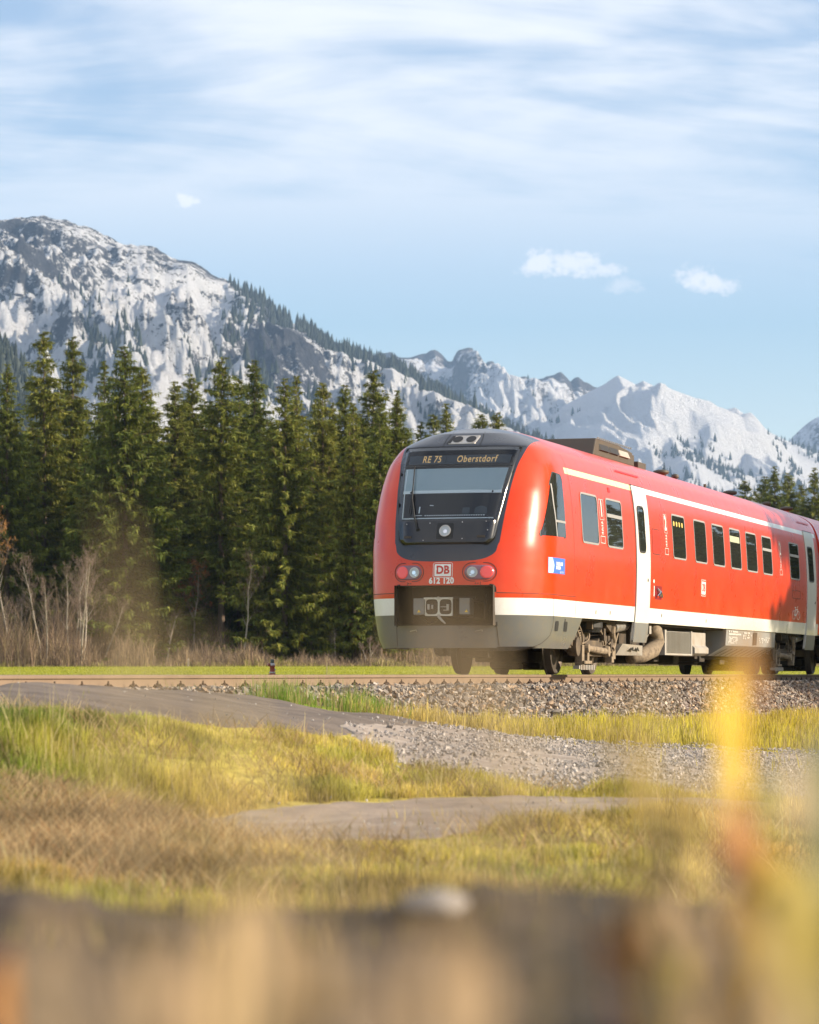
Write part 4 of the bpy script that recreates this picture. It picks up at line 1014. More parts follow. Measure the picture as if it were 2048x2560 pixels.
    m = MB(); letter(m, F, 'DB', 0, 1.558, .165, .006, .006, .95); m.build('logo_lettering', M['printred'], lg)
    m = MB(); o_ = rounded([(-.152, 1.445), (.152, 1.445), (.152, 1.672), (-.152, 1.672)], .035); F.ring(m, o_, offset_poly(o_, .006), .004, .003); m.build('logo_border', M['printwhite'], lg)
    m = MB(); letter(m, F, '612 120', -.02, 1.398, .122, .004, .0055, .90, 1.08); m.build('running_number', M['printwhite'], root)
    # ---- coupler bay
    m = MB()
    m.add([P3(x, u, z) for x in (.05, 1.0) for z in (.735, 1.335) for u in (-.765, .765)], [(4, 5, 7, 6), (0, 1, 5, 4), (2, 6, 7, 3), (0, 4, 6, 2), (1, 3, 7, 5)])
    bay = m.build('coupler_bay', M['dark'], root, fix=False)
    m = MB(); o_ = rounded([(-.775, .73), (.775, .73), (.775, 1.34), (-.775, 1.34)], [.01, .01, .07, .07]); F.ring(m, offset_poly(o_, -.012), offset_poly(o_, .022), .005, .03); m.build('bay_edge', M['black'], root)
    m = MB(); m.bbox(.45, 1.0, -.35, .30, .86, 1.10); m.bbox(.34, .42, -.42, .42, 1.13, 1.17); cp = m.build('coupler', M['dark'], root, bevel=.01)
    cu0 = -.095
    m = MB(); 
    plate_o = rounded([(-.215, -.135), (.215, -.135), (.215, .135), (-.215, .135)], .012)
    m.bbox(.14, .40, -(cu0+.20), -(cu0-.20), .89, 1.14); m.build('coupler_head', M['dark'], cp, bevel=.01)
    m = MB(); 
    for q in (-1, 1):
        A_ = rounded([(cu0+q*.107-.107, .88), (cu0+q*.107+.107, .88), (cu0+q*.107+.107, 1.15), (cu0+q*.107-.107, 1.15)], .002); B_ = rounded([(cu0+q*.107-.094, .902), (cu0+q*.107+.094, .902), (cu0+q*.107+.094, 1.128), (cu0+q*.107-.094, 1.128)], .06)
        n_ = 40; A2 = resample(np.array(A_+A_[:1]), n_+1)[:-1]; B2 = resample(np.array(B_+B_[:1]), n_+1)[:-1]
        vs = [P3(.125, a, b) for a, b in A2]+[P3(.125, a, b) for a, b in B2]+[P3(.16, a, b) for a, b in A2]+[P3(.16, a, b) for a, b in B2]; fs = []
        for i in range(n_): j = (i+1) % n_; fs += [(i, j, n_+j, n_+i), (i, 2*n_+i, 2*n_+j, j), (n_+i, n_+j, 3*n_+j, 3*n_+i)]
        m.add(vs, fs)
    m.bbox(.10, .13, -(cu0+.225), -(cu0-.225), 1.13, 1.155)
    m.build('coupler_plate', M['steel'], cp)
    m = MB(); m.bbox(.10, .14, -(cu0-.17), -(cu0-.135), .975, 1.055); m.bbox(.11, .14, -(cu0-.11), -(cu0-.085), .985, 1.045); m.tube([(.12, -(cu0+.03), 1.015), (.12, -(cu0+.13), 1.015)], .007, 6); m.box((.115, -(cu0+.145), 1.01), (.03, .035, .09)); m.box((.115, -(cu0+.12), .965), (.03, .08, .012))
    m.lathe([(.02, 0), (.02, .02)], (.10, -cu0, 1.15), 'x', 10); m.lathe([(.02, 0), (.02, .02)], (.10, -cu0, .885), 'x', 10)
    m.tube([(.12, -cu0, .87), (.10, -(cu0+.06), .81), (.09, -(cu0+.115), .765)], [.022, .018, .012], 8); m.build('hook', M['dustgrey'], cp)
    for a, b in ((-.50, -.325), (.215, .375)):
        m = MB(); m.bbox(.16, .40, -b, -a, .90, 1.145); bx = m.build('cable_box', M['greyskirt'], cp, bevel=.008)
        c_ = (a+b)/2+(-.0 if a < 0 else .03); m = MB(); m.add([P3(.157, c_-.026, .935), P3(.157, c_+.026, .935), P3(.157, c_, .975), P3(.16, c_-.026, .935), P3(.16, c_+.026, .935), P3(.16, c_, .975)], [(0, 1, 2), (3, 4, 5), (0, 1, 4, 3)]); m.build('warning_mark', M['yellow'], bx)
    m = MB(); m.tube([(.2, -.40, .86), (.2, -.40, .78), (.2, -.46, .78), (.2, -.46, .86), (.2, -.40, .86)], .006, 5); m.tube([(.5, .15, .9), (.35, .3, .76), (.5, .5, .9)], .02, 6); m.tube([(.6, -.5, 1.2), (.4, -.55, .85), (.6, -.62, 1.1)], .02, 6)
    m.build('bay_hose', M['dark'], cp)
    for u0, tl in ((-.48, .0), (.52, .03)):
        m = MB(); m.tube([on_front(u0-.05, .655, .02), on_front(u0, .665, .028), on_front(u0+.05, .675, .02), on_front(u0+.055, .65, .01)], .006, 5); m.build('skirt_handle', M['steel'], root)
    # ---- joints of the nose shell
    m = MB()
    for sg in (1, -1):
        F.strip(m, [(sg*.775, .735), (sg*.79, .43)], .010, .003)
        K = Skin(sg); K.strip(m, [(2.36, 3.42), (2.40, 2.9), (2.44, 2.3), (2.47, 1.6), (2.49, 1.215)], .010, .003); K.strip(m, [(.75, 1.217), (1.6, 1.213), (2.49, 1.213), (2.62, 1.213)], .010, .003); K.strip(m, [(1.22, 1.21), (1.28, .9), (1.30, .75), (1.22, .60), (.98, .47), (.8, .42)], .010, .003)
        K.strip(m, [(2.63, 1.21), (2.63, .895)], .010, .003)
        F.strip(m, [(sg*1.30, 1.217), (sg*.79, 1.222)], .010, .003)
    m.build('shell_joint', M['printred'] if False else M['dark'], root)
    for sg in (1, -1):
        K = Skin(sg)
        # ---- cab side window
        cw = rounded([(.77, 2.095), (1.905, 2.105), (1.90, 3.055), (1.48, 3.08), (1.31, 2.93)], [.02, .05, .10, .06, .08], 5)
        m = MB(); K.ring(m, offset_poly(cw, -.018), cw, .006, .006); cf = m.build('cab_window', M['framedark'], root)
        m = MB(); K.patch(m, cw, .005, 8); m.build('pane', M['pane'], cf, smooth=True)
        m = MB(); K.strip(m, [(1.345, 2.10), (1.285, 2.6), (1.31, 2.90)], .045, .012); K.strip(m, [(1.32, 2.335), (1.90, 2.335)], .035, .012); m.build('window_bar', M['frame'], cf)
        # ---- saloon windows, doors
        for i, (a, b) in enumerate([(3.02, 4.10), (4.76, 5.86), (9.93, 11.03), (11.90, 12.98), (13.63, 14.74), (15.39, 16.48), (17.12, 18.25), (18.93, 20.0), (22.25, 23.42)]):
            f = side_window(root, a, b, sg, bar=i in (1, 7, 8))
            if i == 2 and sg == 1:
                bn = MB()
                for k_ in range(4): K.patch(bn, rounded([(a+.12+k_*.24, 2.66), (a+.22+k_*.24, 2.66), (a+.24+k_*.24, 2.74), (a+.12+k_*.24, 2.75)], .03), .0055, 1)
                bn.build('bunting', simple('bunting_cloth', (.55, .40, .10), .7, 0, .6, 25), f)
            if i == 5 and sg == 1:
                bn = MB(); K.patch(bn, [(a+.02, 2.60), (b-.08, 2.60), (b-.08, 2.72), (a+.02, 2.72)], .0055, 2); bn.build('side_display', simple('side_display', (.42, .45, .30), .4, 0, .5, 30), f)
        side_door(root, 6.86, 7.92, sg); side_door(root, 24.42, 25.62, sg)
    # ---- printed marks on the lit side
    for (s0, s1, t) in ((4.27, 4.57, '1'), (9.24, 9.50, '2'), (20.95, 21.22, '2')):
        m = MB(); c_ = (s0+s1)/2; letter(m, S, t, c_, 2.665, .36, .004, .010, .85); o_ = [(s0, 2.50), (s1, 2.50), (s1, 2.83), (s0, 2.83)]
        for zc, hh in ((2.455, .03), (2.40, .02), (2.345, .02), (2.29, .02)): S.strip(m, [(c_-.07, zc), (c_+.05, zc+.01)], .012, .004); S.strip(m, [(c_-.05, zc-.02), (c_+.07, zc-.018)], .008, .004)
        S.ring(m, [(s0, 2.12), (s1+.02, 2.12), (s1+.02, 2.235), (s0, 2.235)], [(s0+.012, 2.127), (s1+.008, 2.127), (s1+.008, 2.228), (s0+.012, 2.228)], .004, .002); S.ring(m, o_, [(s0+.008, 2.505), (s1-.008, 2.505), (s1-.008, 2.825), (s0+.008, 2.825)], .004, .002)
        m.build('class_number', M['printwhite'], root)
    m = MB(); S.patch(m, rounded([(12.47, 1.50), (12.83, 1.50), (12.83, 1.735), (12.47, 1.735)], .02), .004, 2); lg = m.build('logo', M['printwhite'], root)
    m = MB(); letter(m, S, 'DB', 12.65, 1.617, .20, .007, .006, 1.0); m.build('logo_lettering', M['printred'], lg)
    m = MB(); o_ = rounded([(12.43, 1.465), (12.87, 1.465), (12.87, 1.77), (12.43, 1.77)], .04); S.ring(m, o_, offset_poly(o_, .008), .004, .003); m.build('logo_border', M['printwhite'], lg)
    m = MB(); S.patch(m, dens([(.96, 1.535), (1.84, 1.535), (1.84, 1.775), (.96, 1.775)], .05), .004, 5); st = m.build('sticker', M['blue'], root)
    m = MB(); S.patch(m, dens([(.97, 1.54), (1.15, 1.54), (1.20, 1.66), (1.12, 1.77), (.97, 1.77)], .05), .0055, 3); m.build('sticker_pattern', M['paleblue'], st)
    m = MB(); letter(m, S, 'Willkommen im'[:0]+'BAHNLAND', 1.50, 1.685, .072, .006, .003, 1.0); letter(m, S, 'BAYERN', 1.43, 1.625, .072, .006, .003, 1.0); letter(m, S, 'Zeit für Dich', 1.64, 1.563, .046, .006, .0, .9); m.build('sticker_lettering', M['printwhite'], st)
    m = MB()
    for q in (22.72, 23.30):
        c_ = circ(q, 1.30, .20, .098, 26); S.ring(m, c_, [(q+(x-q)*.90, 1.30+(z-1.30)*.90) for x, z in c_], .004, .002)
    for L_ in ([(22.72, 1.30), (22.90, 1.42), (23.17, 1.42), (23.03, 1.30), (22.72, 1.30)], [(23.03, 1.30), (22.88, 1.46)], [(23.30, 1.30), (23.14, 1.47), (23.24, 1.50)], [(22.80, 1.465), (22.97, 1.465)]): S.strip(m, L_, .022, .004)
    m.build('bicycle_symbol', M['printwhite'], root)
    m = MB(); S.patch(m, rounded([(8.20, 2.10), (8.84, 2.10), (8.84, 2.52), (8.20, 2.52)], .05), .006, 3, .008); hp = m.build('hatch', M['redpaint'], root)
    m = MB(); o_ = rounded([(8.20, 2.10), (8.84, 2.10), (8.84, 2.52), (8.20, 2.52)], .05); S.ring(m, offset_poly(o_, -.014), o_, .004, .004); m.build('hatch_joint', M['dark'], hp)
    m = MB(); o_ = rounded([(22.5, 1.66), (23.5, 1.66), (23.5, 1.84), (22.5, 1.84)], .04); S.ring(m, o_, offset_poly(o_, .010), .003, .003); m.build('hatch_joint', M['dark'], root)
    m = MB(); S.patch(m, [(8.40, 1.31), (8.95, 1.31), (8.95, 1.55), (8.40, 1.55)], .004, 2); tp = m.build('handle_recess', simple('recess_red', (.20, .008, .012), .4, 0, .2, 8), root)
    m = MB(); m.tube([on_side(8.5, 1.36, .03), on_side(8.66, 1.44, .05), on_side(8.86, 1.36, .03)], .022, 8); m.tube([on_side(8.5, 1.50, .02), on_side(8.62, 1.46, .04), on_side(8.72, 1.37, .03)], .016, 8); m.build('handle', M['reflector'], tp)
    m = MB(); S.strip(m, [(8.30, 1.36), (8.30, 1.54)], .05, .006); S.patch(m, circ(8.27, 1.62, .05, .035, 10), .006, 1); m.build('door_control', M['printwhite'], root)
    m = MB(); S.patch(m, [(5.05, 2.98), (5.2, 2.98), (5.2, 3.06), (5.05, 3.06)], .006, 1, .004); S.strip(m, [(6.1, 3.40), (7.9, 3.40)], .03, .012); S.strip(m, [(24.2, 3.40), (25.7, 3.40)], .03, .012); m.build('gutter', M['printred'], root)
    m = MB()
    for q in (1.42, 1.98): S.patch(m, rounded([(q, .665), (q+.20, .665), (q+.20, .82), (q, .82)], .045), .007, 2)
    m.build('skirt_slot', M['black'], root)
    m = MB()
    for (a, b) in ((4.0, .97), (5.0, .98), (9.0, 1.01), (13.0, .98), (2.0, .8)): S.patch(m, [(a, b), (a+.05, b), (a+.05, b+.06), (a, b+.06)], .003, 1)
    m.build('jacking_mark', M['dark'], root)
    # ---- roof
    m = MB()
    m.prism([(7.1, 3.75), (7.32, 4.05), (9.0, 4.05), (10.15, 3.99), (10.3, 3.75)], -.62, .62); ac = m.build('roof_unit', M['roofunit'], root, bevel=.02)
    for (a, b, mm) in ((7.50, 8.18, 'black'), (8.26, 8.92, 'black'), (9.02, 9.75, 'dustgrey')):
        m = MB(); m.add([P3(a, .60, 4.02), P3(b, .60, 4.02), P3(b+.06, .66, 3.86), P3(a+.06, .66, 3.86), P3(a, .56, 4.02), P3(b, .56, 4.02), P3(b, .6, 3.86), P3(a, .6, 3.86)], [(0, 1, 2, 3), (4, 7, 6, 5), (0, 4, 5, 1), (3, 2, 6, 7), (0, 3, 7, 4), (1, 5, 6, 2)]); m.build('grille', M[mm], ac)
    m = MB()
    for k_ in range(18): m.box((7.4+k_*.15, -.63, 4.055), (.03, .03, .03))
    o = m.build('rivet', M['steel'], ac); o['kind'] = 'stuff'
    m = MB(); m.bbox(10.3, 10.62, -.55, .45, 3.74, 3.98); m.bbox(10.65, 11.3, -.62, .45, 3.72, 3.87); m.build('roof_box', M['roofunit'], root, bevel=.02)
    for q in (13.88, 20.89): roof_vent(root, q, .35, .62)
    roof_vent(root, 15.18, .35, .3); roof_vent(root, 25.3, .35, .4)
    m = MB(); m.tube([P3(18.9, .2, 3.8), P3(18.9, .2, 3.95)], .03, 8); m.build('aerial', M['roofunit'], root)
    # ---- under the floor
    bogie(root, 4.95); bogie(root, 22.75, detail=True)
    m = MB(); m.bbox(2.7, 25.9, -1.28, 1.28, .86, .90); m.bbox(8.4, 14.9, -.98, 1.0, .40, .88); m.bbox(14.9, 20.6, -.8, .95, .30, .88)
    for k_ in range(16): m.box((8.2+k_*.8, .25*math.sin(k_*1.9), .33+.05*math.sin(k_*3.1)), (.5, 1.2, .2))
    m.bbox(6.3, 8.6, -.9, .9, .38, .88); m.build('underframe', M['dark'], root, bevel=.02)
    m = MB(); m.bbox(9.62, 9.75, -1.33, -.9, .35, .80); m.bbox(9.75, 11.95, -1.33, -1.29, .35, .385); m.bbox(9.75, 11.95, -1.30, -.95, .385, .78); m.bbox(11.95, 12.05, -1.33, -.9, .35, .80); rd = m.build('radiator', M['dustgrey'], root)
    for k_ in range(20):
        m = MB() if k_ == 0 else None
        if k_ == 0: m.bbox(9.76, 11.94, -1.325, -1.303, 0, .009); sl = m.build('slat', M['steel'], rd); sl.location.z = .395
        else: q = sl.copy(); COL.objects.link(q); q.parent = rd; q.location.z = .395+k_*.0195
    m = MB(); m.prism([(.90, .34), (1.22, .36), (1.30, .40), (1.30, .50), (1.24, .55), (1.24, .79), (.90, .79)], 12.45, 13.75, axis=0); m.v = [(a, -b, c) for a, b, c in m.v]; m.build('equipment_case', M['dustgrey'], root, bevel=.012)
    m = MB(); m.prism([(.60, .36), (.98, .37), (1.33, .57), (1.352, .90), (.60, .90)], 15.3, 20.75, axis=0); m.v = [(a, -b, c) for a, b, c in m.v]; tk = m.build('fuel_tank', M['tank'], root, bevel=.012)
    m = MB(); R = random.Random(3)
    def tp_(s, z): return P3(s, 1.333+(z-.57)*.0667+.012, z)
    for (x0, x1, z0, z1, rows, dens_) in ((15.5, 16.75, .77, .87, 2, .9), (15.5, 16.4, .61, .75, 5, .6), (17.0, 17.3, .70, .86, 3, .5), (17.45, 17.9, .72, .86, 3, .5), (18.75, 19.3, .64, .76, 3, .4), (19.4, 19.95, .66, .78, 3, .5)):
        for r_ in range(rows):
            z = z0+(z1-z0)*(r_+.2)/rows; hgt = (z1-z0)/rows*.62; x = x0
            while x < x1:
                w_ = R.uniform(.03, .09)
                if R.random() < dens_: m.add([tp_(x, z), tp_(x+w_, z), tp_(x+w_, z+hgt), tp_(x, z+hgt)], [(0, 1, 2, 3)])
                x += w_+.03
    o = m.build('data_panel', M['printwhite'], tk); o['kind'] = 'stuff'
    m = MB(); m.add([tp_(18.15, .60), tp_(18.55, .60), tp_(18.55, .86), tp_(18.15, .86)], [(0, 1, 2, 3)]); m.build('filler_flap', M['dark'], tk)
    m = MB()
    for k_ in range(9):
        x = 15.6+k_*.56; m.add([P3(x+.02, 1.01+.0, .385), P3(x+.14, 1.01, .385), P3(x+.26, 1.25, .522), P3(x+.14, 1.25, .522)], [(0, 1, 2, 3)])
    m.v = [(a, b-.012, c-.012) for a, b, c in m.v]; o = m.build('tank_slot', M['dark'], tk); o['kind'] = 'stuff'
    m = MB(); m.add([P3(6.45, 1.28, .52), P3(8.0, 1.28, .50), P3(8.25, 1.22, .33), P3(6.45, 1.16, .33), P3(6.45, .95, .52), P3(8.0, .95, .50), P3(8.25, .9, .33), P3(6.45, .9, .33)], [(0, 1, 2, 3), (4, 7, 6, 5), (0, 4, 5, 1), (3, 2, 6, 7), (0, 3, 7, 4), (1, 5, 6, 2)]); sp_ = m.build('step_box', M['dustgrey'], root)
    m = MB(); m.add([P3(7.0, 1.27, .42), P3(7.35, 1.262, .40), P3(7.2, 1.285, .48), P3(7.45, 1.27, .42), P3(7.8, 1.262, .40), P3(7.55, 1.285, .48)], [(0, 1, 2), (3, 4, 5)]); m.v = [(a, b-.012, c) for a, b, c in m.v]; m.build('step_mark', M['black'], sp_)
    m = MB(); P = [(8.95, -1.20, .84), (9.22, -1.24, .76), (9.32, -1.24, .60), (9.15, -1.20, .44), (8.75, -1.12, .34), (8.3, -1.0, .28)]
    m.tube(P, [.09, .13, .15, .15, .13, .10], 14); o = m.build('exhaust_duct', M['hose'], root, smooth=True)
    m = MB(); m.box((8.6, -1.22, .78), (.16, .14, .14)); m.tube([(8.5, -1.2, .88), (8.62, -1.24, .7), (8.5, -1.2, .6)], .02, 6); m.build('junction_box', M['dustgrey'], root, bevel=.01)
    m = MB(); m.prism([(-1.28, .42), (-.1, .42), (-.4, .36), (-1.0, .36)], .3, .75, axis=0); m.build('rail_guard', M['dark'], root)
    # ---- corridor end
    m = MB(); rows = [(x, 1.0-.03*(i % 2)) for i, x in enumerate(np.linspace(26.05, 26.66, 11))]
    for x, k_ in rows: m.bbox(x-.018, x+.018, -.95*k_, .95*k_, 1.0, 3.45*k_)
    m.build('gangway_bellows', M['bellows'], root)['kind'] = 'stuff'
    m = MB(); lip = [(p[0], p[1]) for p in PC if p[1] > .9]; full = [(-u, z) for u, z in lip]+[(u, z) for u, z in lip[-2::-1]]; inn_ = [(x*.80, .9+(z-.9)*.93) for x, z in full]; n_ = len(full)
    vs = [(26.0, x, z) for x, z in full]+[(26.30, x*.995, .9+(z-.9)*.997) for x, z in full]+[(26.30, x, z) for x, z in inn_]; fs = []
    for i in range(n_-1): fs += [(i, i+1, n_+i+1, n_+i), (n_+i, n_+i+1, 2*n_+i+1, 2*n_+i)]
    m.add(vs, fs); o = m.build('end_fairing', M['redpaint'], root); auto_smooth(o, 40)
    return root
car1 = build_railcar()
def build_second():
    root = empty('railcar', (TX+SN*52.9, TY+CS*52.9, 0), math.atan2(CS, SN)+math.pi)
    tag(root, 'red railcar coupled behind the leading one, its near end just in view', 'train car', 'cars of the red train')
    body_mesh('body', M['livery'], root, 26.05)
    for sg in (1, -1):
        for (a, b) in ((9.93, 11.03), (11.90, 12.98), (13.63, 14.74), (15.39, 16.48), (17.12, 18.25), (18.93, 20.0), (22.25, 23.42)): side_window(root, a, b, sg)
        side_door(root, 24.42, 25.62, sg)
    bogie(root, 4.95, detail=False); bogie(root, 22.75, detail=False); roof_vent(root, 24.95, -.35, .62)
    m = MB(); m.bbox(2.7, 25.9, -1.28, 1.28, .86, .90); m.bbox(8.2, 20.6, -.95, .95, .36, .88); m.build('underframe', M['dark'], root)
    m = MB(); lip = [(p[0], p[1]) for p in PC if p[1] > .9]; full = [(-u, z) for u, z in lip]+[(u, z) for u, z in lip[-2::-1]]; inn_ = [(x*.80, .9+(z-.9)*.93) for x, z in full]; n_ = len(full)
    vs = [(26.0, x, z) for x, z in full]+[(26.30, x*.995, .9+(z-.9)*.997) for x, z in full]+[(26.30, x, z) for x, z in inn_]; fs = []
    for i in range(n_-1): fs += [(i, i+1, n_+i+1, n_+i), (n_+i, n_+i+1, 2*n_+i+1, 2*n_+i)]
    m.add(vs, fs); o = m.build('end_fairing', M['redpaint'], root); auto_smooth(o, 40)
build_second()
# ---------------------------------------------------------------- trees
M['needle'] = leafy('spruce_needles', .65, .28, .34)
M['bark'] = simple('spruce_bark', (.13, .095, .07), .9, 0, .3, 5)
M['palebark'] = simple('pale_bark', (.42, .36, .29), .85, 0, .25, 4, dirt=(.20, .16, .12))
M['twig'] = leafy('bare_twigs', .8, .1, .2)
M['leaf'] = leafy('dry_leaves', .7, .35, .2)
def spruce_mesh(seed, H, R, base, dens_=1.0, taper=.75, droop=1.0):
    """needle sprays on whorled drooping branches; returns (V, T, tint) of the crown and the trunk's builder"""
    R_ = np.random.default_rng(seed); Vs = []; Cs = []
    tv = []; 
    z = H*base
    while z < H*.985:
        zr = z/H; up = (1-zr)
        L0 = R*min(1.0, (up*1.22)**taper)*(.70+.30*min(1, (zr-base)/.12+.25))+.12
        nb = int(R_.integers(5, 8)); a0 = R_.uniform(0, 6.28)
        gap = .86 if R_.uniform() > .12 else .5
        for b in range(nb):
            if R_.uniform() < .10: continue
            az = a0+b*6.283/nb+R_.uniform(-.35, .35); L = L0*R_.uniform(.62, 1.15)*gap/.86; zz = z+R_.uniform(-.2, .2)
            dr = (-.25-.75*min(1, up*1.5)*droop)*R_.uniform(.7, 1.2) if zr < .86 else .35
            ns = max(4, int(L*14*dens_)); t = np.sort(R_.uniform(.10, 1.0, ns))
            ca, sa = math.cos(az), math.sin(az)
            px = ca*L*t; py = sa*L*t; pz = zz+dr*L*(t*.75-.42*t*t)+.10*L*t*t
            tv.append(((0, 0, zz), (ca*L*.5, sa*L*.5, zz+dr*L*.27), (ca*L*.92, sa*L*.92, zz+dr*L*.37+.08*L)))
            for q in range(3):
                side = R_.uniform(-1, 1, ns); ln = R_.uniform(.26, .60, ns)*(.55+.45*min(1, L/2)); w = ln*R_.uniform(.15, .28, ns)
                if q < 2:
                    ang = az+side*1.1; dx, dy, dz = np.cos(ang)*ln, np.sin(ang)*ln, R_.uniform(-.55, .12, ns)*ln
                else: dx, dy, dz = ca*.25*ln*side-sa*.2*ln, sa*.25*ln*side+ca*.2*ln, -ln*R_.uniform(.7, 1.15, ns)*(.5+.5*droop)
                wx, wy, wz = R_.normal(size=(3, ns)); wl = np.sqrt(wx*wx+wy*wy+wz*wz); wx, wy, wz = wx/wl*w, wy/wl*w, wz/wl*w*.6
                jx, jy, jz = R_.normal(size=(3, ns))*.07*min(1, L)
                A = np.stack([px+jx-wx, py+jy-wy, pz+jz-wz], 1); B = np.stack([px+jx+wx, py+jy+wy, pz+jz+wz], 1); C = np.stack([px+jx+dx, py+jy+dy, pz+jz+dz], 1)
                Vs.append(np.stack([A, B, C], 1).reshape(-1, 3))
                g = R_.uniform(.55, 1.30, ns)*(.78+.42*t); warm = R_.uniform(0, 1, ns)  # sprays tinted lighter toward the branch ends, painting lit tips
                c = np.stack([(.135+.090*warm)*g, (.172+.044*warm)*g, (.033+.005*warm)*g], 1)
                dead = R_.uniform(0, 1, ns) < .035; c[dead] = (.16, .115, .06)
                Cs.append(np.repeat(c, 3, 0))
        z += R_.uniform(.26, .44)*(.75+.5*up)
    V = np.vstack(Vs); C = np.vstack(Cs); T = np.arange(len(V)).reshape(-1, 3)
    m = MB(); lean = R_.normal(size=2)*.15
    m.tube([(0, 0, -.3), (.02, 0, H*.15), (lean[0]*.3, lean[1]*.3, H*.5), (0, 0, H*.985)], [H*.0115, H*.0095, H*.0065, .015], 9)
    for (a, b, c) in tv[::2]: m.tube([a, b, c], [.035, .022, .008], 3, False)
    return V, T, C, m
def make_spruce(seed, H, R, base, **k):
    V, T, C, m = spruce_mesh(seed, H, R, base, **k)
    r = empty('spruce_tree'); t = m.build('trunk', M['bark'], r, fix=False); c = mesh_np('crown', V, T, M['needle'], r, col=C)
    return r, H
PROTO = [make_spruce(101, 26, 4.4, .10), make_spruce(102, 26, 5.4, .07, droop=1.25, taper=.8), make_spruce(103, 26, 3.7, .16, taper=.7), make_spruce(104, 25, 5.0, .05, dens_=1.05, taper=.9), make_spruce(105, 27, 3.5, .27, dens_=.95, taper=.6), make_spruce(106, 24, 4.8, .09, taper=1.0)]
_used = set()
def plant_tree(px, py, d, kind, label, group=None, wid=1.0, rz=None, base_z=None):
    src, H = PROTO[kind]
    x = (px-1024)*d/FPX; zb = float(gz(np.array([x]), np.array([d]))[0]) if base_z is None else base_z
    h = (HOR-py)*d/FPX-zb; sc = h/H
    if kind not in _used: _used.add(kind); o = src
    else:
        o = src.copy(); COL.objects.link(o)
        for ch in src.children:
            c = ch.copy(); COL.objects.link(c); c.parent = o
    o.location = (x, d, zb-.05); o.rotation_euler = (0, 0, random.uniform(0, 6.28) if rz is None else rz); k = sc*wid*random.uniform(.94, 1.06); o.scale = (k, k, sc)
    return tag(o, label, 'tree', group)
G1 = 'tall spruces along the front edge of the wood'
ORD = ['first', 'second', 'third', 'fourth', 'fifth', 'sixth', 'seventh', 'eighth', 'ninth', 'tenth', 'eleventh', 'twelfth', 'thirteenth', 'fourteenth', 'fifteenth', 'sixteenth', 'seventeenth', 'eighteenth', 'nineteenth', 'twentieth']
FR = [(18, 902, 232, 3, 1.0), (110, 816, 238, 0, 1.0), (182, 832, 242, 2, 1.0), (262, 892, 232, 5, 1.0), (312, 856, 229, 1, 1.12), (356, 905, 235, 0, 1.05), (438, 945, 246, 2, 1.1), (481, 926, 248, 4, 1.1),
      (554, 884, 233, 4, 1.15), (598, 935, 243, 0, .95), (636, 892, 252, 2, 1.05), (712, 938, 229, 3, 1.22), (742, 930, 238, 5, .9), (807, 945, 240, 0, .95), (862, 953, 243, 1, .9), (884, 1000, 230, 5, 1.0), (934, 917, 248, 2, 1.2), (992, 968, 236, 3, 1.0), (950, 1010, 228, 0, .95)]
_FL = ['olive spruce cut by the left picture edge', 'tallest dark spruce, left of all the mountain snow gullies', 'dark slender spruce just right of the tallest one', 'spruce with a blunt olive top beside the broad drooping one', 'broad drooping olive spruce behind the pale bare saplings',
       'olive spruce leaning on the right flank of the broad drooping one', 'short spruce top in the gap right of the broad drooping spruce', 'thin dark spruce top against the snow, left of the bare-trunked spruce', 'dark pointed spruce with a long bare lower trunk', 'dim spruce at the right shoulder of the bare-trunked spruce',
       'slender spruce with brown cones at its tip, standing further back', 'wide full spruce with a stout grey trunk above the hydrant', 'spruce tucked behind the right side of the wide full one', 'brown-tipped spruce midway between hydrant and train nose', 'dim green spruce left of the top-heavy one', 'low front spruce over the thin reeds, left of the train',
       'top-heavy dark spruce with an open crown near the train', 'spruce half hidden behind the train nose', 'low spruce with a sunlit trunk beside the train nose']
for (a, l) in zip(FR, _FL): plant_tree(*a[:4], l, G1, wid=a[4])
R5 = random.Random(55)
for k in range(21):
    px = -40+k*52+R5.uniform(-18, 18); plant_tree(px, R5.uniform(985, 1050), R5.uniform(258, 276), R5.choice([0, 1, 2, 3, 5]), 'shaded spruce in the second row of the wood, '+(ORD+['last'])[k]+' from the left end', 'shaded spruces inside the wood', wid=1.15)
for (px, py, d, kd, l) in [(1052, 1046, 300, 5, 'small spruce top left of the wide one behind the train roof'), (1085, 1026, 306, 0, 'narrow spruce leaning into the wide one behind the train roof'), (1116, 1002, 300, 3, 'wide spruce rising straight behind the train roof'),
                           (1203, 1026, 330, 0, 'left one of two thin spruce tips above the slate roof'), (1243, 1024, 332, 2, 'right one of two thin spruce tips above the slate roof')]: plant_tree(px, py, d, kd, l, 'spruces peeping over the train', wid=1.1)
for k, (px, py, d, kd) in enumerate([(1862, 1194, 380, 0), (1890, 1222, 392, 5), (1912, 1185, 388, 1), (1937, 1160, 380, 3), (1970, 1176, 386, 1), (2003, 1206, 396, 5), (2036, 1164, 376, 3), (2075, 1185, 385, 1)]):
    plant_tree(px, py, d, kd, ['thin leftmost spruce of the clump behind the train rear', 'low spruce second in the clump behind the train rear', 'spruce left of the tallest in the clump behind the train rear', 'tallest spruce of the clump behind the train rear', 'broad spruce right of the tallest behind the train rear', 'lowest spruce top between two tall ones behind the train rear', 'spruce above the second car by the right picture edge', 'spruce cut off by the right picture edge'][k], 'spruces beyond the rear of the train', wid=1.2)
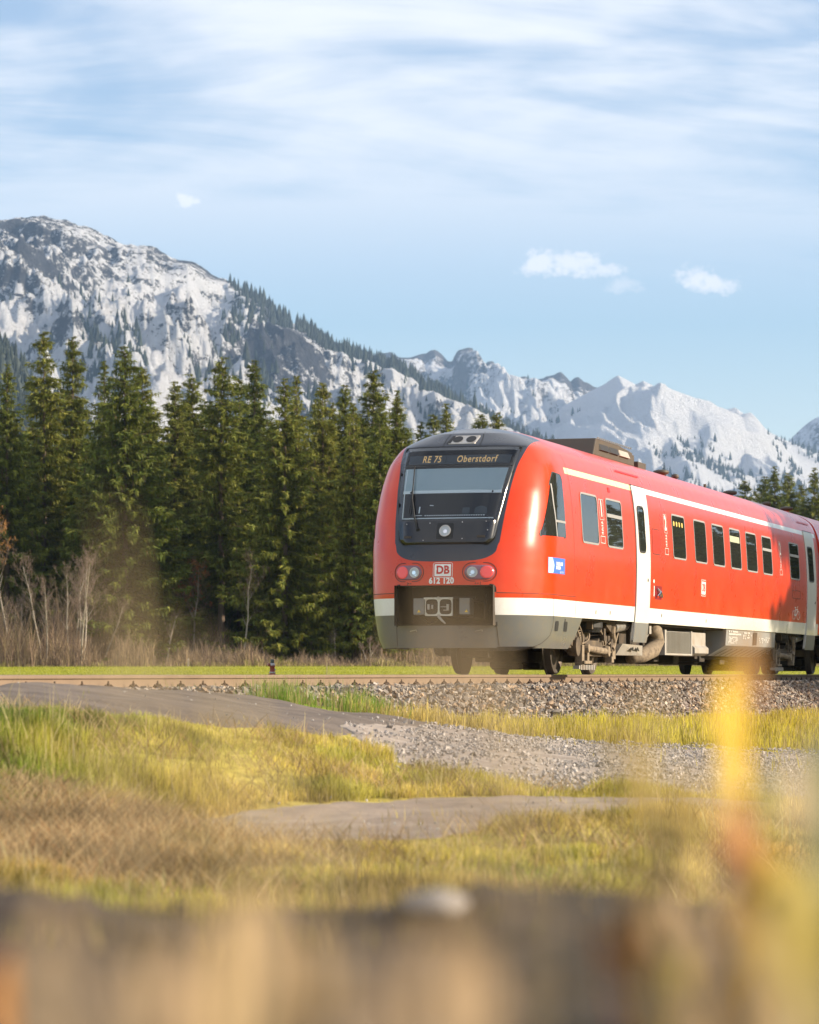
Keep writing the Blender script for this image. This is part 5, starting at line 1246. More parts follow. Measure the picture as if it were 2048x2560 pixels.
# the same wood goes on outside the picture to the right, as one mass
def low_wood(name, spots, seed):
    R_ = np.random.default_rng(seed); VV = []; CC = []
    for (x, y, h) in spots:
        n = 900; zr = R_.uniform(.03, 1, n)**1.15; rad = h*.13*np.clip((1-zr)*1.6, 0, 1)**.8*R_.uniform(.4, 1, n); az = R_.uniform(0, 6.28, n)
        c = np.stack([x+rad*np.cos(az), y+rad*np.sin(az), zr*h-.8], 1); ln = R_.uniform(.5, 1.3, n)[:, None]
        d = np.stack([np.cos(az), np.sin(az), R_.uniform(-1.2, -.2, n)], 1)*ln; w = R_.normal(size=(n, 3))*.28
        VV.append(np.stack([c-w, c+w, c+d], 1).reshape(-1, 3)); g = R_.uniform(.5, 1.2, n); CC.append(np.repeat(np.stack([.055*g, .075*g, .020*g], 1), 3, 0))
    V = np.vstack(VV); tag(mesh_np(name, V, np.arange(len(V)).reshape(-1, 3), M['needle'], col=np.vstack(CC)), kind='stuff')
_sp = []
for k in range(70):
    a = math.radians(10.5+k*.200+R5.uniform(-.1, .1)); r = R5.uniform(255, 300); _sp.append((r*math.sin(a), r*math.cos(a), R5.uniform(21, 28)))
for k in range(60):
    a = math.radians(24.9+k*.50); r = R5.uniform(470, 520); _sp.append((r*math.sin(a), r*math.cos(a), R5.uniform(16, 21)))
for k in range(26):
    d = R5.uniform(285, 310); _sp.append(((-70+k*44+R5.uniform(-15, 15)-1024)*d/FPX, d, R5.uniform(19, 23)))
for k in range(22):
    d = R5.uniform(405, 450); px = 1270+k*28+R5.uniform(-10, 10); _sp.append(((px-1024)*d/FPX, d, (HOR-1165-(px-1285)*.19)*d/FPX-4))
low_wood('woods', _sp, 91)
# spruces right of the picture whose shade falls across the rear of the leading car
for k, (x, y, h, kd) in enumerate([(35.5, 66.2, 28, 3), (38, 70.8, 28, 1), (35, 76.5, 28, 5), (39, 82, 28, 3), (36, 87, 27, 1), (40, 93, 27, 5)]):
    src, H = PROTO[kd]; o = src.copy(); COL.objects.link(o)
    for ch in src.children: c = ch.copy(); COL.objects.link(c); c.parent = o
    o.location = (x, y, -1.0); s_ = h/H; o.scale = (s_*1.15, s_*1.15, s_); o.rotation_euler = (0, 0, k*1.3)
    tag(o, ORD[k]+' spruce of the row outside the view that shades the rear of the train', 'tree', 'spruces shading the rear of the train')

# ---- bare broadleaf trees
def bare_tree(seed, h, stems=1, spread=.35, leafy_=0.0, lean=0.0, twigs=1.0):
    R_ = random.Random(seed); tr = MB(); segs = []; leaves = []
    def grow(p, d, L, r, lvl):
        n = 4; pts = [Vector(p)]; q = Vector(p); dd = Vector(d)
        for i in range(n):
            dd = (dd+Vector((R_.gauss(0, .10), R_.gauss(0, .10), R_.gauss(.03, .05)))).normalized(); q = q+dd*L/n; pts.append(q.copy())
        rr = [r*(1-.75*i/n) for i in range(n+1)]
        if lvl == 0: tr.tube(pts, [q*.8 for q in rr], 7)
        elif lvl == 1: segs.append((pts, [max(q*.7, .012) for q in rr])); tr.tube(pts[:2], [q*.7 for q in rr[:2]], 4, False)
        else: segs.append((pts, rr))
        if lvl >= 3: 
            if R_.random() < leafy_: leaves.append(pts[-1])
            return
        k = {0: int(19*twigs), 1: 8, 2: 5}[lvl]
        for i in range(k):
            t = R_.uniform(.38 if lvl == 0 else .2, .99); f = t*n; j = min(int(f), n-1); b = pts[j].lerp(pts[j+1], f-j)
            a = R_.uniform(0, 6.28); o = dd.orthogonal().normalized(); o.rotate(Matrix.Rotation(a, 3, dd))
            nd_ = (dd*R_.uniform(.65, 1.0)+o*R_.uniform(.35, .85)+Vector((0, 0, .25))).normalized()
            grow(b, nd_, L*(1.08-t*.72)*R_.uniform(.38, .62), max(r*(1-.75*t)*.5, .006), lvl+1)
    for s in range(stems):
        a = R_.uniform(0, 6.28); off = Vector((math.cos(a), math.sin(a), 0))*(.30*s if stems > 1 else 0)
        grow(off+Vector((0, 0, -.2)), Vector((lean+R_.gauss(0, spread*.2), R_.gauss(0, spread*.2), 1)).normalized(), h*R_.uniform(.82, 1.0), .05+h*.0055, 0)
    V = []; C = []
    for pts, rr in segs:
        for i in range(len(pts)-1):
            w = Vector((R_.gauss(0, 1), R_.gauss(0, 1), R_.gauss(0, .4))).normalized()*max(rr[i], .010)
            V += [pts[i]-w, pts[i]+w, pts[i+1]]; g = R_.uniform(.7, 1.2); C += [(.25*g, .185*g, .145*g)]*3
    LV = []; LC = []
    for p in leaves:
        for q in range(3):
            c = p+Vector((R_.gauss(0, .12), R_.gauss(0, .12), R_.gauss(0, .12))); a = Vector((R_.gauss(0, 1), R_.gauss(0, 1), R_.gauss(0, 1)))*.07; b = Vector((R_.gauss(0, 1), R_.gauss(0, 1), R_.gauss(0, 1)))*.07
            LV += [c-a, c+a, c+b]; g = R_.uniform(.7, 1.3); LC += [(.30*g, .13*g, .05*g)]*3
    return tr, V, C, LV, LC
def plant_bare(px, d, top, seed, label, name='bare_tree', **k):
    x = (px-1024)*d/FPX; zb = float(gz(np.array([x]), np.array([d]))[0]); h = (HOR-top)*d/FPX-zb
    tr, V, C, LV, LC = bare_tree(seed, h, **k)
    r = empty(name, (x, d, zb)); tr.build('trunk', M['palebark'], r, fix=False); mesh_np('twigs', np.array([tuple(v) for v in V]), np.arange(len(V)).reshape(-1, 3), M['twig'], r, col=np.array(C))
    if LV: mesh_np('leaves', np.array([tuple(v) for v in LV]), np.arange(len(LV)).reshape(-1, 3), M['leaf'], r, col=np.array(LC))
    tag(r, label, 'tree', 'bare broadleaf trees at the edge of the wood')
plant_bare(22, 223, 1225, 1, 'large bare tree with reddish leaves left in its top, at the left edge', leafy_=.30, twigs=1.3)
plant_bare(114, 221, 1405, 2, 'twin-stemmed pale sapling left of the sapling cluster', stems=2, spread=.2)
plant_bare(176, 222, 1412, 3, 'thin pale sapling at the left of the sapling cluster')
plant_bare(191, 224, 1398, 4, 'straight pale sapling in the middle of the sapling cluster', stems=2)
plant_bare(203, 220, 1392, 5, 'leaning white-stemmed sapling at the right of the cluster', stems=2, lean=.10, twigs=1.2)
plant_bare(250, 225, 1470, 6, 'low brown sapling leaning right beside the cluster', lean=.22)
plant_bare(416, 226, 1500, 7, 'short leaning white birch under the broad drooping spruce', lean=.16, twigs=.6)
plant_bare(606, 227, 1390, 8, 'tall thin white birch right of the bare spruce trunks', lean=.02, twigs=.9)
plant_bare(480, 231, 1410, 9, 'small beech still holding orange leaves in the dark gap of the wood', leafy_=.22, twigs=1.0, spread=.6)
plant_bare(840, 227, 1560, 10, 'low bare sapling among the brush left of the train', twigs=.7)
plant_bare(60, 226, 1480, 11, 'brown bare shrub tree between the large bare tree and the twin sapling', stems=3, spread=.8)
plant_bare(150, 227, 1500, 12, 'brushy brown tree behind the sapling cluster', stems=3, spread=.9)
plant_bare(930, 225, 1590, 13, 'tangled bare bush by the train nose', stems=3, spread=1.2)
plant_bare(905, 229, 1555, 14, 'small tree with a few orange leaves under the train-side spruce', leafy_=.5)

# ---- brush and dead grass along the wood's edge
def thicket(name, n, xr, yr, hfun, cols, seed, w=.018):
    R_ = np.random.default_rng(seed); x = R_.uniform(*xr, n); y = R_.uniform(*yr, n); z = gz(x, y); px = 1024+FPX*x/y
    h = hfun(px)*R_.uniform(.35, 1.0, n)*np.clip(.55+1.1*fbm(x*.30, y*.2, 4, seed), .12, 1.6); h = np.clip(h, .2, None)
    V = []; C = []
    for q in range(3):                     # a stem and two side shoots
        ln = R_.normal(size=(2, n))*(.16+.22*(q > 0)); b0 = 0 if q == 0 else R_.uniform(.15, .6, n); k = 1 if q == 0 else R_.uniform(.3, .6, n)
        bx, by, bz = x+0*z, y+0*z, z-.05+b0*h
        mx, my, mz = bx+ln[0]*h*k*.4, by+ln[1]*h*k*.4, bz+h*k*.55; tx, ty, tz = bx+ln[0]*h*k*1.1, by+ln[1]*h*k*1.1, bz+h*k
        ww = w*(1 if q == 0 else .7)*R_.uniform(.6, 1.5, n); a = R_.uniform(-.6, .6, n)
        L = np.stack([bx-ww*np.cos(a), by-ww*np.sin(a), bz], 1); Rr = np.stack([bx+ww*np.cos(a), by+ww*np.sin(a), bz], 1)
        m1 = np.stack([mx-ww*.7*np.cos(a), my-ww*.7*np.sin(a), mz], 1); m2 = np.stack([mx+ww*.7*np.cos(a), my+ww*.7*np.sin(a), mz], 1); tp = np.stack([tx, ty, tz], 1)
        V.append(np.stack([L, Rr, m1, Rr, m2, m1, m1, m2, tp], 1).reshape(-1, 3))
        g = R_.uniform(.6, 1.3, n); ci = R_.integers(0, len(cols), n); C.append(np.repeat(np.array(cols)[ci]*g[:, None], 9, 0))
    V = np.vstack(V); tag(mesh_np(name, V, np.arange(len(V)).reshape(-1, 3), M['twig'], col=np.vstack(C)), kind='stuff')
_bc = [(.32, .225, .15), (.38, .27, .17), (.25, .175, .125), (.46, .34, .20), (.20, .145, .11)]
thicket('undergrowth', 9000, (-33, -1), (219, 229), lambda px: np.interp(px, [-100, 0, 120, 260, 330, 440, 620, 1000, 2100], [5.8, 5.4, 5.0, 4.8, 3.4, 2.0, 1.3, 1.1, 1.4]), _bc, 3)
thicket('undergrowth', 5000, (-33, 4), (229, 250), lambda px: np.interp(px, [-100, 0, 300, 500, 1100], [6, 5.5, 5, 3.5, 3.5]), _bc, 4)
thicket('undergrowth', 4000, (-1, 40), (228, 262), lambda px: 2.6+0*px, _bc, 5)
thicket('dry_grass', 2600, (-33, 36), (217.5, 222), lambda px: .65+0*px, [(.42, .32, .16), (.36, .27, .13), (.28, .24, .08)], 6, .03)

# ---------------------------------------------------------------- grass
M['grass'] = leafy('grass_blades', .5, .58)
def blades(name, X, Y, h, w, col, seed, lay=0.0, curl=.5, kind='stuff'):
    R_ = np.random.default_rng(seed); n = len(X); Z = gz(X, Y)-.012
    az = R_.uniform(0, 6.283, n); ln = np.clip(R_.normal(.25, .22, n), 0, 1.2) if not lay else R_.uniform(*lay, n)
    dx, dy = np.cos(az), np.sin(az); fa = R_.uniform(0, 6.283, n); wx, wy = np.cos(fa)*w*.5, np.sin(fa)*w*.5
    def at(t):
        tilt = ln*(.45+curl*t); r = h*t*np.sin(tilt); return np.stack([X+dx*r, Y+dy*r, Z+h*t*np.cos(tilt)], 1)
    a, b, c = at(0), at(.55), at(1.0); W = np.stack([wx, wy, 0*wx], 1)
    V = np.stack([a-W, a+W, b-W*.8, b+W*.8, c], 1).reshape(-1, 3)
    T = (np.array([(0, 1, 3), (0, 3, 2), (2, 3, 4)])[None]+(np.arange(n)*5)[:, None, None]).reshape(-1, 3)
    C = np.repeat(col, 5, 0).reshape(n, 5, 3).copy(); C[:, 0:2] *= .9; C[:, 4] *= 1.25  # tips brightened and feet darkened in the tint, as painted highlights
    return tag(mesh_np(name, V, T, M['grass'], col=C.reshape(-1, 3)), kind=kind)
def field(n, y0, y1, b0, b1, seed, p=1.0):
    R_ = np.random.default_rng(seed); Y = y0+(y1-y0)*R_.uniform(0, 1, n)**p; return R_.uniform(b0, b1, n)*Y, Y, R_
def clear(X, Y, g=-.0):
    R_ = np.random.default_rng(len(X)); j = .16*fbm(X*2.5, Y*1.2, 3, 97)
    rd = poly_in(X, Y+j, ROAD_UP, ROAD_LO, -.05) | poly_in(X, Y+j, PATH_UP, PATH_LO, -.06) | poly_in(X, Y+j*2.5, GRAV_UP, GRAV_LO, -.05)
    return ~rd | (R_.uniform(0, 1, len(X)) < .006)
def build_grass():
    # near turf, mound and verge
    X, Y, R_ = field(330000, 12.4, 25.5, -.165, .165, 201)
    s, u = to_su(X, Y); cl = fbm(X*1.3, Y*.8, 4, 202)
    k = clear(X, Y) & (cl+.55 > R_.uniform(-.4, .9, len(X))); X, Y, cl = X[k], Y[k], cl[k]; n = len(X)
    C = gcol(X, Y)*R_.uniform(.45, 1.5, (n, 1)); dry = R_.uniform(0, 1, n) < .18; C[dry] = C[dry]*.25+np.array([.46, .36, .17])*R_.uniform(.7, 1.2, (dry.sum(), 1))
    px = 1024+FPX*X/Y
    lush = smooth01(px, 900, -50)*smooth01(Y, 18.6, 19.8)*smooth01(Y, 23.5, 21.0); h = R_.uniform(.04, .135, n)*(.55+.85*np.clip(cl+.35, 0, 1.4))*(1+.7*lush); h *= 1-.45*smooth01(Y, 22, 24)*smooth01(px, 900, 600); tall = R_.uniform(0, 1, n) < .010; h[tall] *= 2.0; C[tall] = np.array([.60, .50, .26]); h *= 1-.6*smooth01(px, 380, 600)*smooth01(Y, 15.8, 17.4)*smooth01(Y, 18.6, 17.9)
    brown = smooth01(px, 520, 200)*smooth01(Y, 18.9, 17.9)*smooth01(Y, 14.4, 15.2); h *= 1-.55*brown
    vr = fbm(X*2.3, Y*1.5, 4, 207); C *= (.92+.5*np.clip(vr, -.8, .8))[:, None]; gr = smooth01(fbm(X*1.1+7, Y*.8, 3, 208), .15, .5)[:, None]*.35; C = C*(1-gr)+C*np.array([.62, .92, .6])*gr
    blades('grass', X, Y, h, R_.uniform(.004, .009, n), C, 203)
    # matted straw lying flat
    X, Y, R_ = field(110000, 12.6, 25, -.165, .165, 211); px = 1024+FPX*X/Y
    straw = np.clip(smooth01(px, 900, 300)*smooth01(Y, 19.8, 18.9)*smooth01(Y, 14, 15.5)+.25*(fbm(X*.9, Y*.6, 3, 213) > .05), .04, 1)
    k = clear(X, Y) & (R_.uniform(0, 1, len(X)) < straw); X, Y = X[k], Y[k]; n = len(X)
    vr = fbm(X*1.6, Y*.9, 4, 216); C = np.array([.58, .44, .24])*R_.uniform(.4, 1.4, (n, 1))*(.85+.55*np.clip(vr, -.8, .8))[:, None]; rd = R_.uniform(0, 1, n) < .30; C[rd] *= (.72, .58, .5)
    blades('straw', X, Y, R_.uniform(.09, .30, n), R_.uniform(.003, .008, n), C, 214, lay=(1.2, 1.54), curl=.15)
    # strip between ballast and gravel, out to the right; coarse blades further away
    X, Y, R_ = field(150000, 30, 84, -.04, .17, 221, 1.25); s, u = to_su(X, Y)
    k = (u > 2.75+.35*fbm(X*1.1, Y*.5, 3, 222)) & (u < 14) & clear(X, Y, .1) & ~poly_in(X, Y, ROAD_UP, ROAD_LO, .1); X, Y, u = X[k], Y[k], u[k]; n = len(X)
    cl = fbm(X*1.4, Y*.7, 4, 226); C = gcol(X, Y)*R_.uniform(.5, 1.4, (n, 1))*(.9+.45*np.clip(cl, -.9, .9))[:, None]; dry = R_.uniform(0, 1, n) < .28; C[dry] = np.array([.46, .37, .17])*R_.uniform(.7, 1.1, (dry.sum(), 1))
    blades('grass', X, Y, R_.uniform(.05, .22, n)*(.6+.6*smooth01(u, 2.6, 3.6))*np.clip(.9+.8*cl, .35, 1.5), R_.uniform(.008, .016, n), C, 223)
    # tufts in the ballast foot by the road and between road and rail
    X, Y, R_ = field(30000, 28, 36, -.10, .02, 231); s, u = to_su(X, Y); px = 1024+FPX*X/Y
    cl = np.exp(-((px-690)/60)**2)*1.0+np.exp(-((px-900)/70)**2)*.5+np.exp(-((px-440)/30)**2)*.10
    k = (u > 1.35) & ~poly_in(X, Y, ROAD_UP, ROAD_LO, -.03) & (R_.uniform(0, 1, len(X)) < cl) & (u < 3.6); X, Y = X[k], Y[k]; n = len(X)
    Zb = 1; C = np.array([.16, .25, .035])*R_.uniform(.6, 1.4, (n, 1)); dry = R_.uniform(0, 1, n) < .35; C[dry] = np.array([.42, .34, .15])*R_.uniform(.7, 1.1, (dry.sum(), 1))
    s, u = to_su(X, Y); hgt = np.maximum(ballast_profile(u)-gz(X, Y), 0)
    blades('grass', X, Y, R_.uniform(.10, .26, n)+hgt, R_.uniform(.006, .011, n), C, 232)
    # meadow sward beyond the track
    X, Y, R_ = field(60000, 120, 219, -.15, .15, 241, .8); n = len(X); C = np.array([.36, .37, .045])*R_.uniform(.7, 1.3, (n, 1))
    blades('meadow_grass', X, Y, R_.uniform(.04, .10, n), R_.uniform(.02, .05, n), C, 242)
    # a few tall reeds in the meadow
    R2 = random.Random(8); 
build_grass()
def reed(px, d, top, label):
    x = (px-1024)*d/FPX; zb = float(gz(np.array([x]), np.array([d]))[0]); h = (HOR-top)*d/FPX-zb; r = empty('reed_tuft', (x, d, zb)); R_ = random.Random(int(px))
    for k in range(4):
        a = R_.uniform(0, 6.28); l = R_.uniform(.05, .18); hh = h*R_.uniform(.7, 1); m = MB(); m.tube([(0.05*k, 0, -.05), (.05*k+l*.4*math.cos(a)*hh, 0, hh*.6), (.05*k+l*math.cos(a)*hh, .05, hh)], [.012, .010, .004], 4); m.build('stalk', M['straw'], r)
    tag(r, label, 'reed')
M['straw'] = simple('straw_stalk', (.50, .40, .24), .7, 0, .2, 9)
reed(815, 120, 1632, 'few pale dry reed stalks in the meadow left of the train nose')
def post(px, d, top):
    x = (px-1024)*d/FPX; zb = float(gz(np.array([x]), np.array([d]))[0]); h = (HOR-top)*d/FPX-zb; r = empty('boundary_post', (x, d, zb)); m = MB(); m.box((0, 0, h/2-.1), (.13, .12, h+.2), taper=.85); m.build('shaft', simple('weathered_post', (.42, .33, .25), .9, 0, .2, 5), r)
    m = MB(); m.box((0, 0, h+.03), (.09, .085, .06), taper=.4); m.build('cap', simple('pale_post_top', (.6, .52, .45), .8), r); tag(r, 'short pale boundary post at the meadow edge before the brush', 'post')
post(471, 216, 1648)

# ---------------------------------------------------------------- hydrant beyond the track
def hydrant():
    d = 66.0; x = (681-1024)*d/FPX; zb = float(gz(np.array([x]), np.array([d]))[0]); r = empty('hydrant', (x, d, zb), .3); t = -zb; k = 1.0
    tag(r, 'old red hydrant with dark cap standing in the meadow beyond the rails', 'hydrant')
    red = simple('faded_hydrant_red', (.30, .045, .04), .5, 0, .3, 12, dirt=(.12, .06, .05)); dk = simple('hydrant_dark', (.07, .085, .09), .5, .2, .2, 10); gr = simple('hydrant_grey', (.42, .42, .46), .5, .1, .2, 10)
    m = MB(); m.lathe([(.10, 0), (.10, t+.0), (.055, t+.02), (.05, t+.16), (.065, t+.17), (.065, t+.19)], (0, 0, 0), 'z', 16); m.build('barrel', red, r, smooth=True)
    m = MB(); m.lathe([(.052, t+.02), (.07, t+.035), (.07, t+.055), (.05, t+.06)], (0, 0, 0), 'z', 16); m.build('flange', gr, r)
    m = MB(); m.lathe([(.045, t+.19), (.058, t+.20), (.05, t+.24), (.04, t+.245)], (0, 0, 0), 'z', 14); m.build('collar', gr, r)
    m = MB(); m.lathe([(.038, t+.245), (.042, t+.25), (.042, t+.31), (.030, t+.325)], (0, 0, 0), 'z', 14); m.build('cap', dk, r)
    m = MB(); m.tube([(-.02, 0, t+.195), (-.075, 0, t+.215)], .026, 10); m.tube([(-.075, 0, t+.215), (-.095, 0, t+.222)], .036, 10); m.build('outlet', red, r)
    m = MB(); m.tube([(.02, 0, t+.11), (.075, 0, t+.105)], .020, 10); m.build('outlet', gr, r)
hydrant()

# ---------------------------------------------------------------- plants right in front of the lens (out of focus)
def near_plant(name, d, label, leaves, cat='plant', trans=.32, root=None, head=None):
    """one grass or weed close to the lens: every leaf blade stands on its own stalk from the common root; leaves: base bearing, tip bearing, width, colour"""
    def at(px, py, k=1.0): return Vector(((px-1024)*d*k/FPX, d*k, (HOR-py)*d*k/FPX+.012))
    px0 = root if root is not None else sum(l[0] for l in leaves)/len(leaves); x0 = (px0-1024)*d/FPX
    z0 = float(gz(np.array([x0]), np.array([d]))[0])-.01; r = empty(name, (x0, d, z0)); tag(r, label, cat); o = Vector((x0, d, z0)); R_ = random.Random(int(px0*7+d*100))
    for (ax, ay, bx, by, wpx, c) in leaves:
        kd = 1+R_.uniform(-.14, .16); a, b = at(ax, ay, kd)-o, at(bx, by, kd)-o; w = wpx*d*kd/FPX; mt = NEAR(c, trans)
        m = MB(); st = [Vector((a.x*t**1.5, a.y*t, a.z*t)) for t in np.linspace(0, 1, 7)]; m.tube(st, [.0014]*7, 6); m.build('stem', mt, r)
        n_ = 11; vs = []; fs = []; ax_ = (b-a); nv0 = Vector((ax_.z, 0, -ax_.x)).normalized(); bend = R_.uniform(-.08, .08)*ax_.length; tw = R_.uniform(.70, 1.0)
        for i in range(n_):
            t = i/(n_-1); ww = w*.5*math.sin(math.pi*min(1, .14+t*.86))**.7; q = a+ax_*t+nv0*bend*math.sin(math.pi*t)+Vector((0, .03*t*R_.uniform(.8, 1.2), 0)); k = (nv0*math.cos(tw)+Vector((0, math.sin(tw), 0)))*ww*1.5
            vs += [q-k, q+Vector((0, -.3*ww, 0)), q+k]
        for i in range(n_-1): fs += [(3*i, 3*i+1, 3*i+4, 3*i+3), (3*i+1, 3*i+2, 3*i+5, 3*i+4)]
        MB().add(vs, fs).build('leaf', mt, r, smooth=True, fix=False)
    if head:
        (ax, ay, bx, by, n_, hw, c) = head; a, b = at(ax, ay)-o, at(bx, by)-o; V = []
        m = MB(); m.tube([Vector((a.x*t**1.5, 0, a.z*t)) for t in np.linspace(0, 1, 7)]+[b], [.0009]*8, 5); m.build('stem', NEAR(c, trans), r)
        for i in range(n_):
            t = R_.uniform(0, 1); q = a.lerp(b, t); an = R_.uniform(0, 6.28); k = hw*(.35+.65*math.sin(math.pi*(.1+.85*t))); e = q+Vector((math.cos(an)*k, math.sin(an)*k, k*.8+.003)); w = Vector((R_.gauss(0, 1), R_.gauss(0, 1), R_.gauss(0, .3))).normalized()*.0011
            V += [q-w, q+w, e+w*.4]
        MB().add(V, [(3*i, 3*i+1, 3*i+2) for i in range(n_)]).build('seed_head', NEAR(c, trans), r, fix=False)
    return r
_nm = {}
def NEAR(col, trans):
    k = (col, trans)
    if k not in _nm:
        col = tuple(v*(.80 if col[0] > .9 else .62) for v in col); n = NT('near_leaf'); f = n.noise(25, 4, .6, n.obj()); c = n.mix(n.rng(f, .3, .7), tuple(v*.8 for v in col), tuple(min(1, v*1.15) for v in col)); n.set(Base_Color=c, Roughness=.5); n.b.inputs['Specular IOR Level'].default_value = .2
        t = n.nd('ShaderNodeBsdfTranslucent'); n.L.new(c, t.inputs[0]); m = n.nd('ShaderNodeMixShader'); m.inputs[0].default_value = trans; n.L.new(n.b.outputs[0], m.inputs[1]); n.L.new(t.outputs[0], m.inputs[2]); n.L.new(m.outputs[0], n.out.inputs[0]); _nm[k] = n.m
    return _nm[k]
GOLD, STRAW, ORANGE, GREEN, YELL, TAN, OLIVE = (.70, .48, .08), (.62, .47, .25), (.66, .26, .06), (.10, .115, .014), (.95, .62, .03), (.55, .38, .21), (.64, .45, .10)
def build_near():
    near_plant('weed', 2.0, 'bright yellow upright leaf blurred over the ballast at right', [(1852, 1980, 1842, 1640, 84, YELL), (1884, 1760, 1872, 1540, 60, (.58, .30, .08)), (1835, 2120, 1822, 1860, 54, OLIVE)], trans=.35)
    near_plant('weed', 1.5, 'dark green blurred leaves along the right picture edge', [(2050, 2430, 2040, 1900, 190, GREEN), (2095, 2300, 2075, 1800, 150, GREEN), (2004, 2080, 1995, 1870, 60, STRAW)], trans=.25)
    near_plant('weed', 1.8, 'olive and tan blurred blades left of the yellow leaf', [(1742, 2220, 1734, 1900, 52, OLIVE), (1690, 2300, 1668, 1980, 40, TAN), (1636, 2120, 1610, 1860, 40, OLIVE), (1925, 2080, 1940, 1900, 60, (.42, .36, .10))])
    near_plant('weed', 1.7, 'rusty orange and amber blurred leaves below the yellow leaf', [(1866, 2230, 1850, 2000, 84, ORANGE), (1985, 2310, 1880, 2100, 120, GOLD), (2050, 2420, 1975, 2190, 120, (.50, .36, .06)), (1830, 2320, 1812, 2110, 56, TAN), (1940, 2430, 1930, 2230, 130, (.42, .30, .09))])
    near_plant('weed', 1.6, 'orange and tan blurred leaves low right of the pale stone', [(1590, 2460, 1578, 2240, 110, (.46, .20, .07)), (1500, 2350, 1620, 2440, 60, (.46, .18, .07)), (1800, 2500, 1715, 2270, 74, (.50, .34, .17)), (1690, 2480, 1680, 2330, 80, (.46, .36, .10)), (1660, 2380, 1648, 2200, 50, TAN)])
    near_plant('weed', 1.3, 'olive brown blurred weed in the lower right corner', [(1960, 2640, 1900, 2330, 130, (.46, .33, .13)), (2060, 2640, 2010, 2360, 150, (.42, .33, .10)), (1880, 2660, 1800, 2420, 110, (.42, .27, .11)), (2010, 2480, 1990, 2290, 110, (.52, .40, .09)), (1780, 2680, 1760, 2480, 110, (.34, .23, .11)), (1930, 2420, 1850, 2250, 90, (.60, .36, .08)), (2050, 2330, 2020, 2150, 90, (.56, .44, .08))])
    near_plant('dry_grass', 1.1, 'wide straw-coloured blurred blades left of the pale stone', [(660, 2680, 620, 2200, 170, (.62, .42, .21)), (560, 2680, 545, 2270, 90, (.72, .48, .23)), (735, 2660, 770, 2310, 70, (.70, .48, .23)), (480, 2690, 440, 2330, 80, (.55, .37, .19))])
    near_plant('dry_grass', 1.0, 'brown blurred blades just below the pale stone', [(1150, 2680, 1110, 2310, 120, (.62, .43, .23)), (1260, 2680, 1180, 2350, 80, (.52, .35, .19)), (960, 2690, 930, 2370, 70, (.52, .36, .19))])
    near_plant('dry_grass', 1.0, 'brown blurred blades in the lower left', [(150, 2680, 130, 2240, 90, (.56, .40, .22)), (300, 2680, 330, 2360, 120, (.48, .33, .18))])
    near_plant('weed', 1.4, 'orange blurred leaf tip at the lower left corner', [(16, 2640, -4, 2380, 56, (.62, .26, .04))])
    near_plant('dry_grass', .95, 'thin dry blades blurred to a tan veil over the left spruces', [(262, 1790, 250, 1230, 22, (.52, .39, .20)), (345, 1800, 330, 1480, 18, (.55, .42, .20)), (470, 1790, 430, 1590, 26, (.58, .44, .24))])
    near_plant('dry_grass', 1.0, 'thin dry blades blurred to a tan veil over the train nose', [(1140, 1800, 1120, 1400, 34, (.52, .38, .21)), (1235, 1800, 1190, 1560, 30, (.52, .38, .20)), (1060, 1800, 1050, 1480, 18, STRAW)])
    near_plant('dry_grass', .9, 'golden blades blurred over the grass mound', [(600, 2060, 560, 1720, 34, (.62, .48, .15)), (520, 2030, 500, 1790, 24, (.60, .47, .16)), (680, 2060, 665, 1830, 20, STRAW)])
    near_plant('dry_grass', 1.0, 'straw blades blurred over the gravel', [(1330, 1990, 1290, 1770, 26, STRAW), (1255, 2000, 1245, 1840, 20, STRAW), (1450, 1960, 1440, 1800, 18, (.50, .40, .14))])
    near_plant('dry_grass', 1.1, 'straw blades blurred over the dirt path', [(850, 2230, 830, 2010, 30, STRAW), (750, 2200, 740, 1980, 20, STRAW)], head=(960, 2330, 950, 2120, 60, .009, (.54, .40, .20)))
    near_plant('dry_grass', 1.4, 'golden seed head and blades blurred over the gravel left of the yellow leaf', [(1600, 1990, 1585, 1740, 22, OLIVE), (1660, 1960, 1650, 1700, 22, (.50, .38, .12))], head=(1560, 2080, 1548, 1830, 70, .010, (.50, .38, .12)))
build_near()
def bank_grass():
    R_ = np.random.default_rng(301); n = 5200; X = R_.uniform(-.85, .9, n); Y = R_.uniform(3.55, 4.7, n); k = fbm(X*5, Y*2, 3, 302) > R_.uniform(-.5, .7, n); X, Y = X[k], Y[k]; n = len(X)
    C = np.array([.42, .31, .15])*R_.uniform(.5, 1.3, (n, 1)); g = R_.uniform(0, 1, n) < .3; C[g] = np.array([.30, .27, .06])*R_.uniform(.6, 1.2, (g.sum(), 1))
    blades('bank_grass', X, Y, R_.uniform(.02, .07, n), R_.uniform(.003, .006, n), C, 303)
bank_grass()

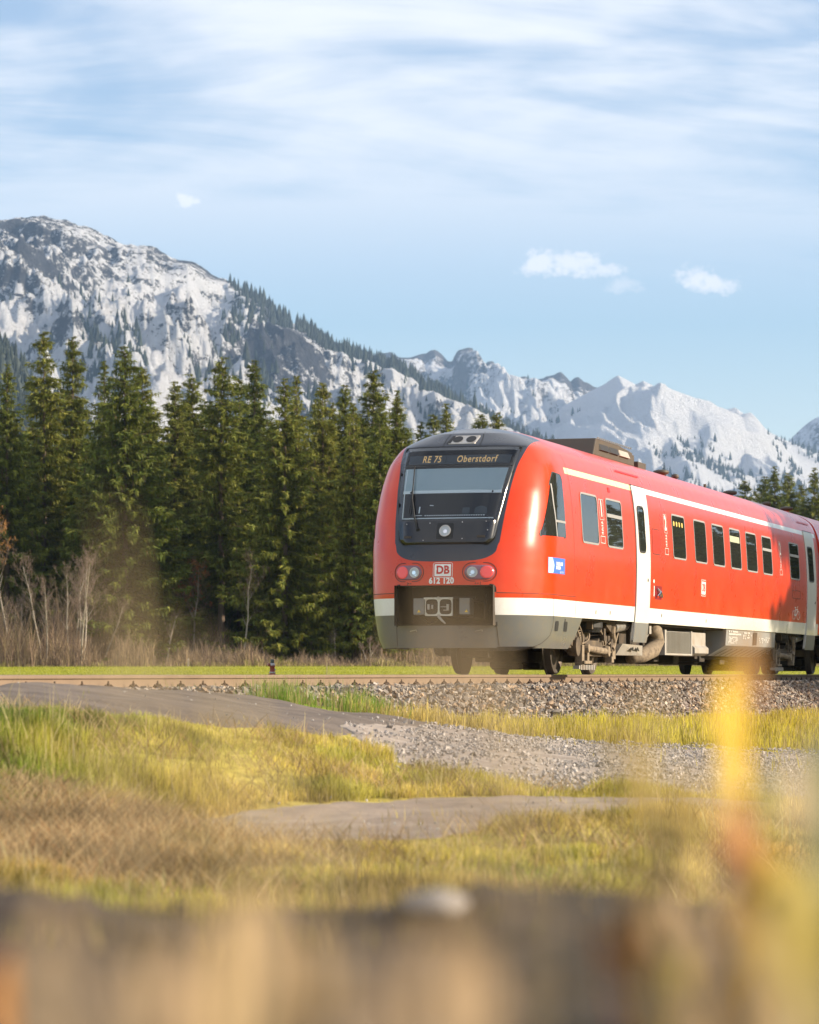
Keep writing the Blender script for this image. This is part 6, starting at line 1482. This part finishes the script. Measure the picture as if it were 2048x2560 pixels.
# ---------------------------------------------------------------- pieces that stand apart become objects of their own
def split_apart():
    keep = ('lettering', 'number', 'symbol', 'display', 'crown', 'twigs', 'leaves', 'seed_head', 'strip', 'trunk', 'body')
    for o in [q for q in SCN.objects if q.type == 'MESH' and q.parent and 'kind' not in q and q.data.users == 1 and len(q.data.vertices) < 6000]:
        if any(w in o.name for w in keep): continue
        me = o.data; n = len(me.vertices); par = list(range(n))
        def find(i):
            while par[i] != i: par[i] = par[par[i]]; i = par[i]
            return i
        for p in me.polygons:
            v = p.vertices; r = find(v[0])
            for i in v[1:]: par[find(i)] = r
        isl = {}
        for i in range(n): isl.setdefault(find(i), []).append(i)
        if len(isl) < 2: continue
        L = list(isl.values()); bb = [(np.min([me.vertices[i].co[:] for i in I], 0)-.012, np.max([me.vertices[i].co[:] for i in I], 0)+.012) for I in L]; g = list(range(len(L)))
        def fg(i):
            while g[i] != i: i = g[i]
            return i
        for i in range(len(L)):
            for j in range(i):
                if np.all(bb[i][0] < bb[j][1]) and np.all(bb[j][0] < bb[i][1]): g[fg(i)] = fg(j)
        groups = {}
        for i in range(len(L)): groups.setdefault(fg(i), []).extend(L[i])
        if not 1 < len(groups) <= 60: continue
        sets = [set(q) for q in groups.values()]
        for k, S_ in enumerate(sets):
            if k == 0: continue
            idx = {v: t for t, v in enumerate(sorted(S_))}
            m2 = bpy.data.meshes.new(o.name.split('.')[0]); m2.from_pydata([me.vertices[v].co[:] for v in sorted(S_)], [], [tuple(idx[v] for v in p.vertices) for p in me.polygons if p.vertices[0] in S_])
            for mt in me.materials: m2.materials.append(mt)
            if me.polygons and me.polygons[0].use_smooth: m2.polygons.foreach_set('use_smooth', [True]*len(m2.polygons))
            q = link(o.name.split('.')[0], m2, o.parent); q.matrix_basis = o.matrix_basis.copy()
        bm = bmesh.new(); bm.from_mesh(me); bm.verts.ensure_lookup_table()
        bmesh.ops.delete(bm, geom=[v for v in bm.verts if v.index not in sets[0]], context='VERTS'); bm.to_mesh(me); bm.free()
split_apart()
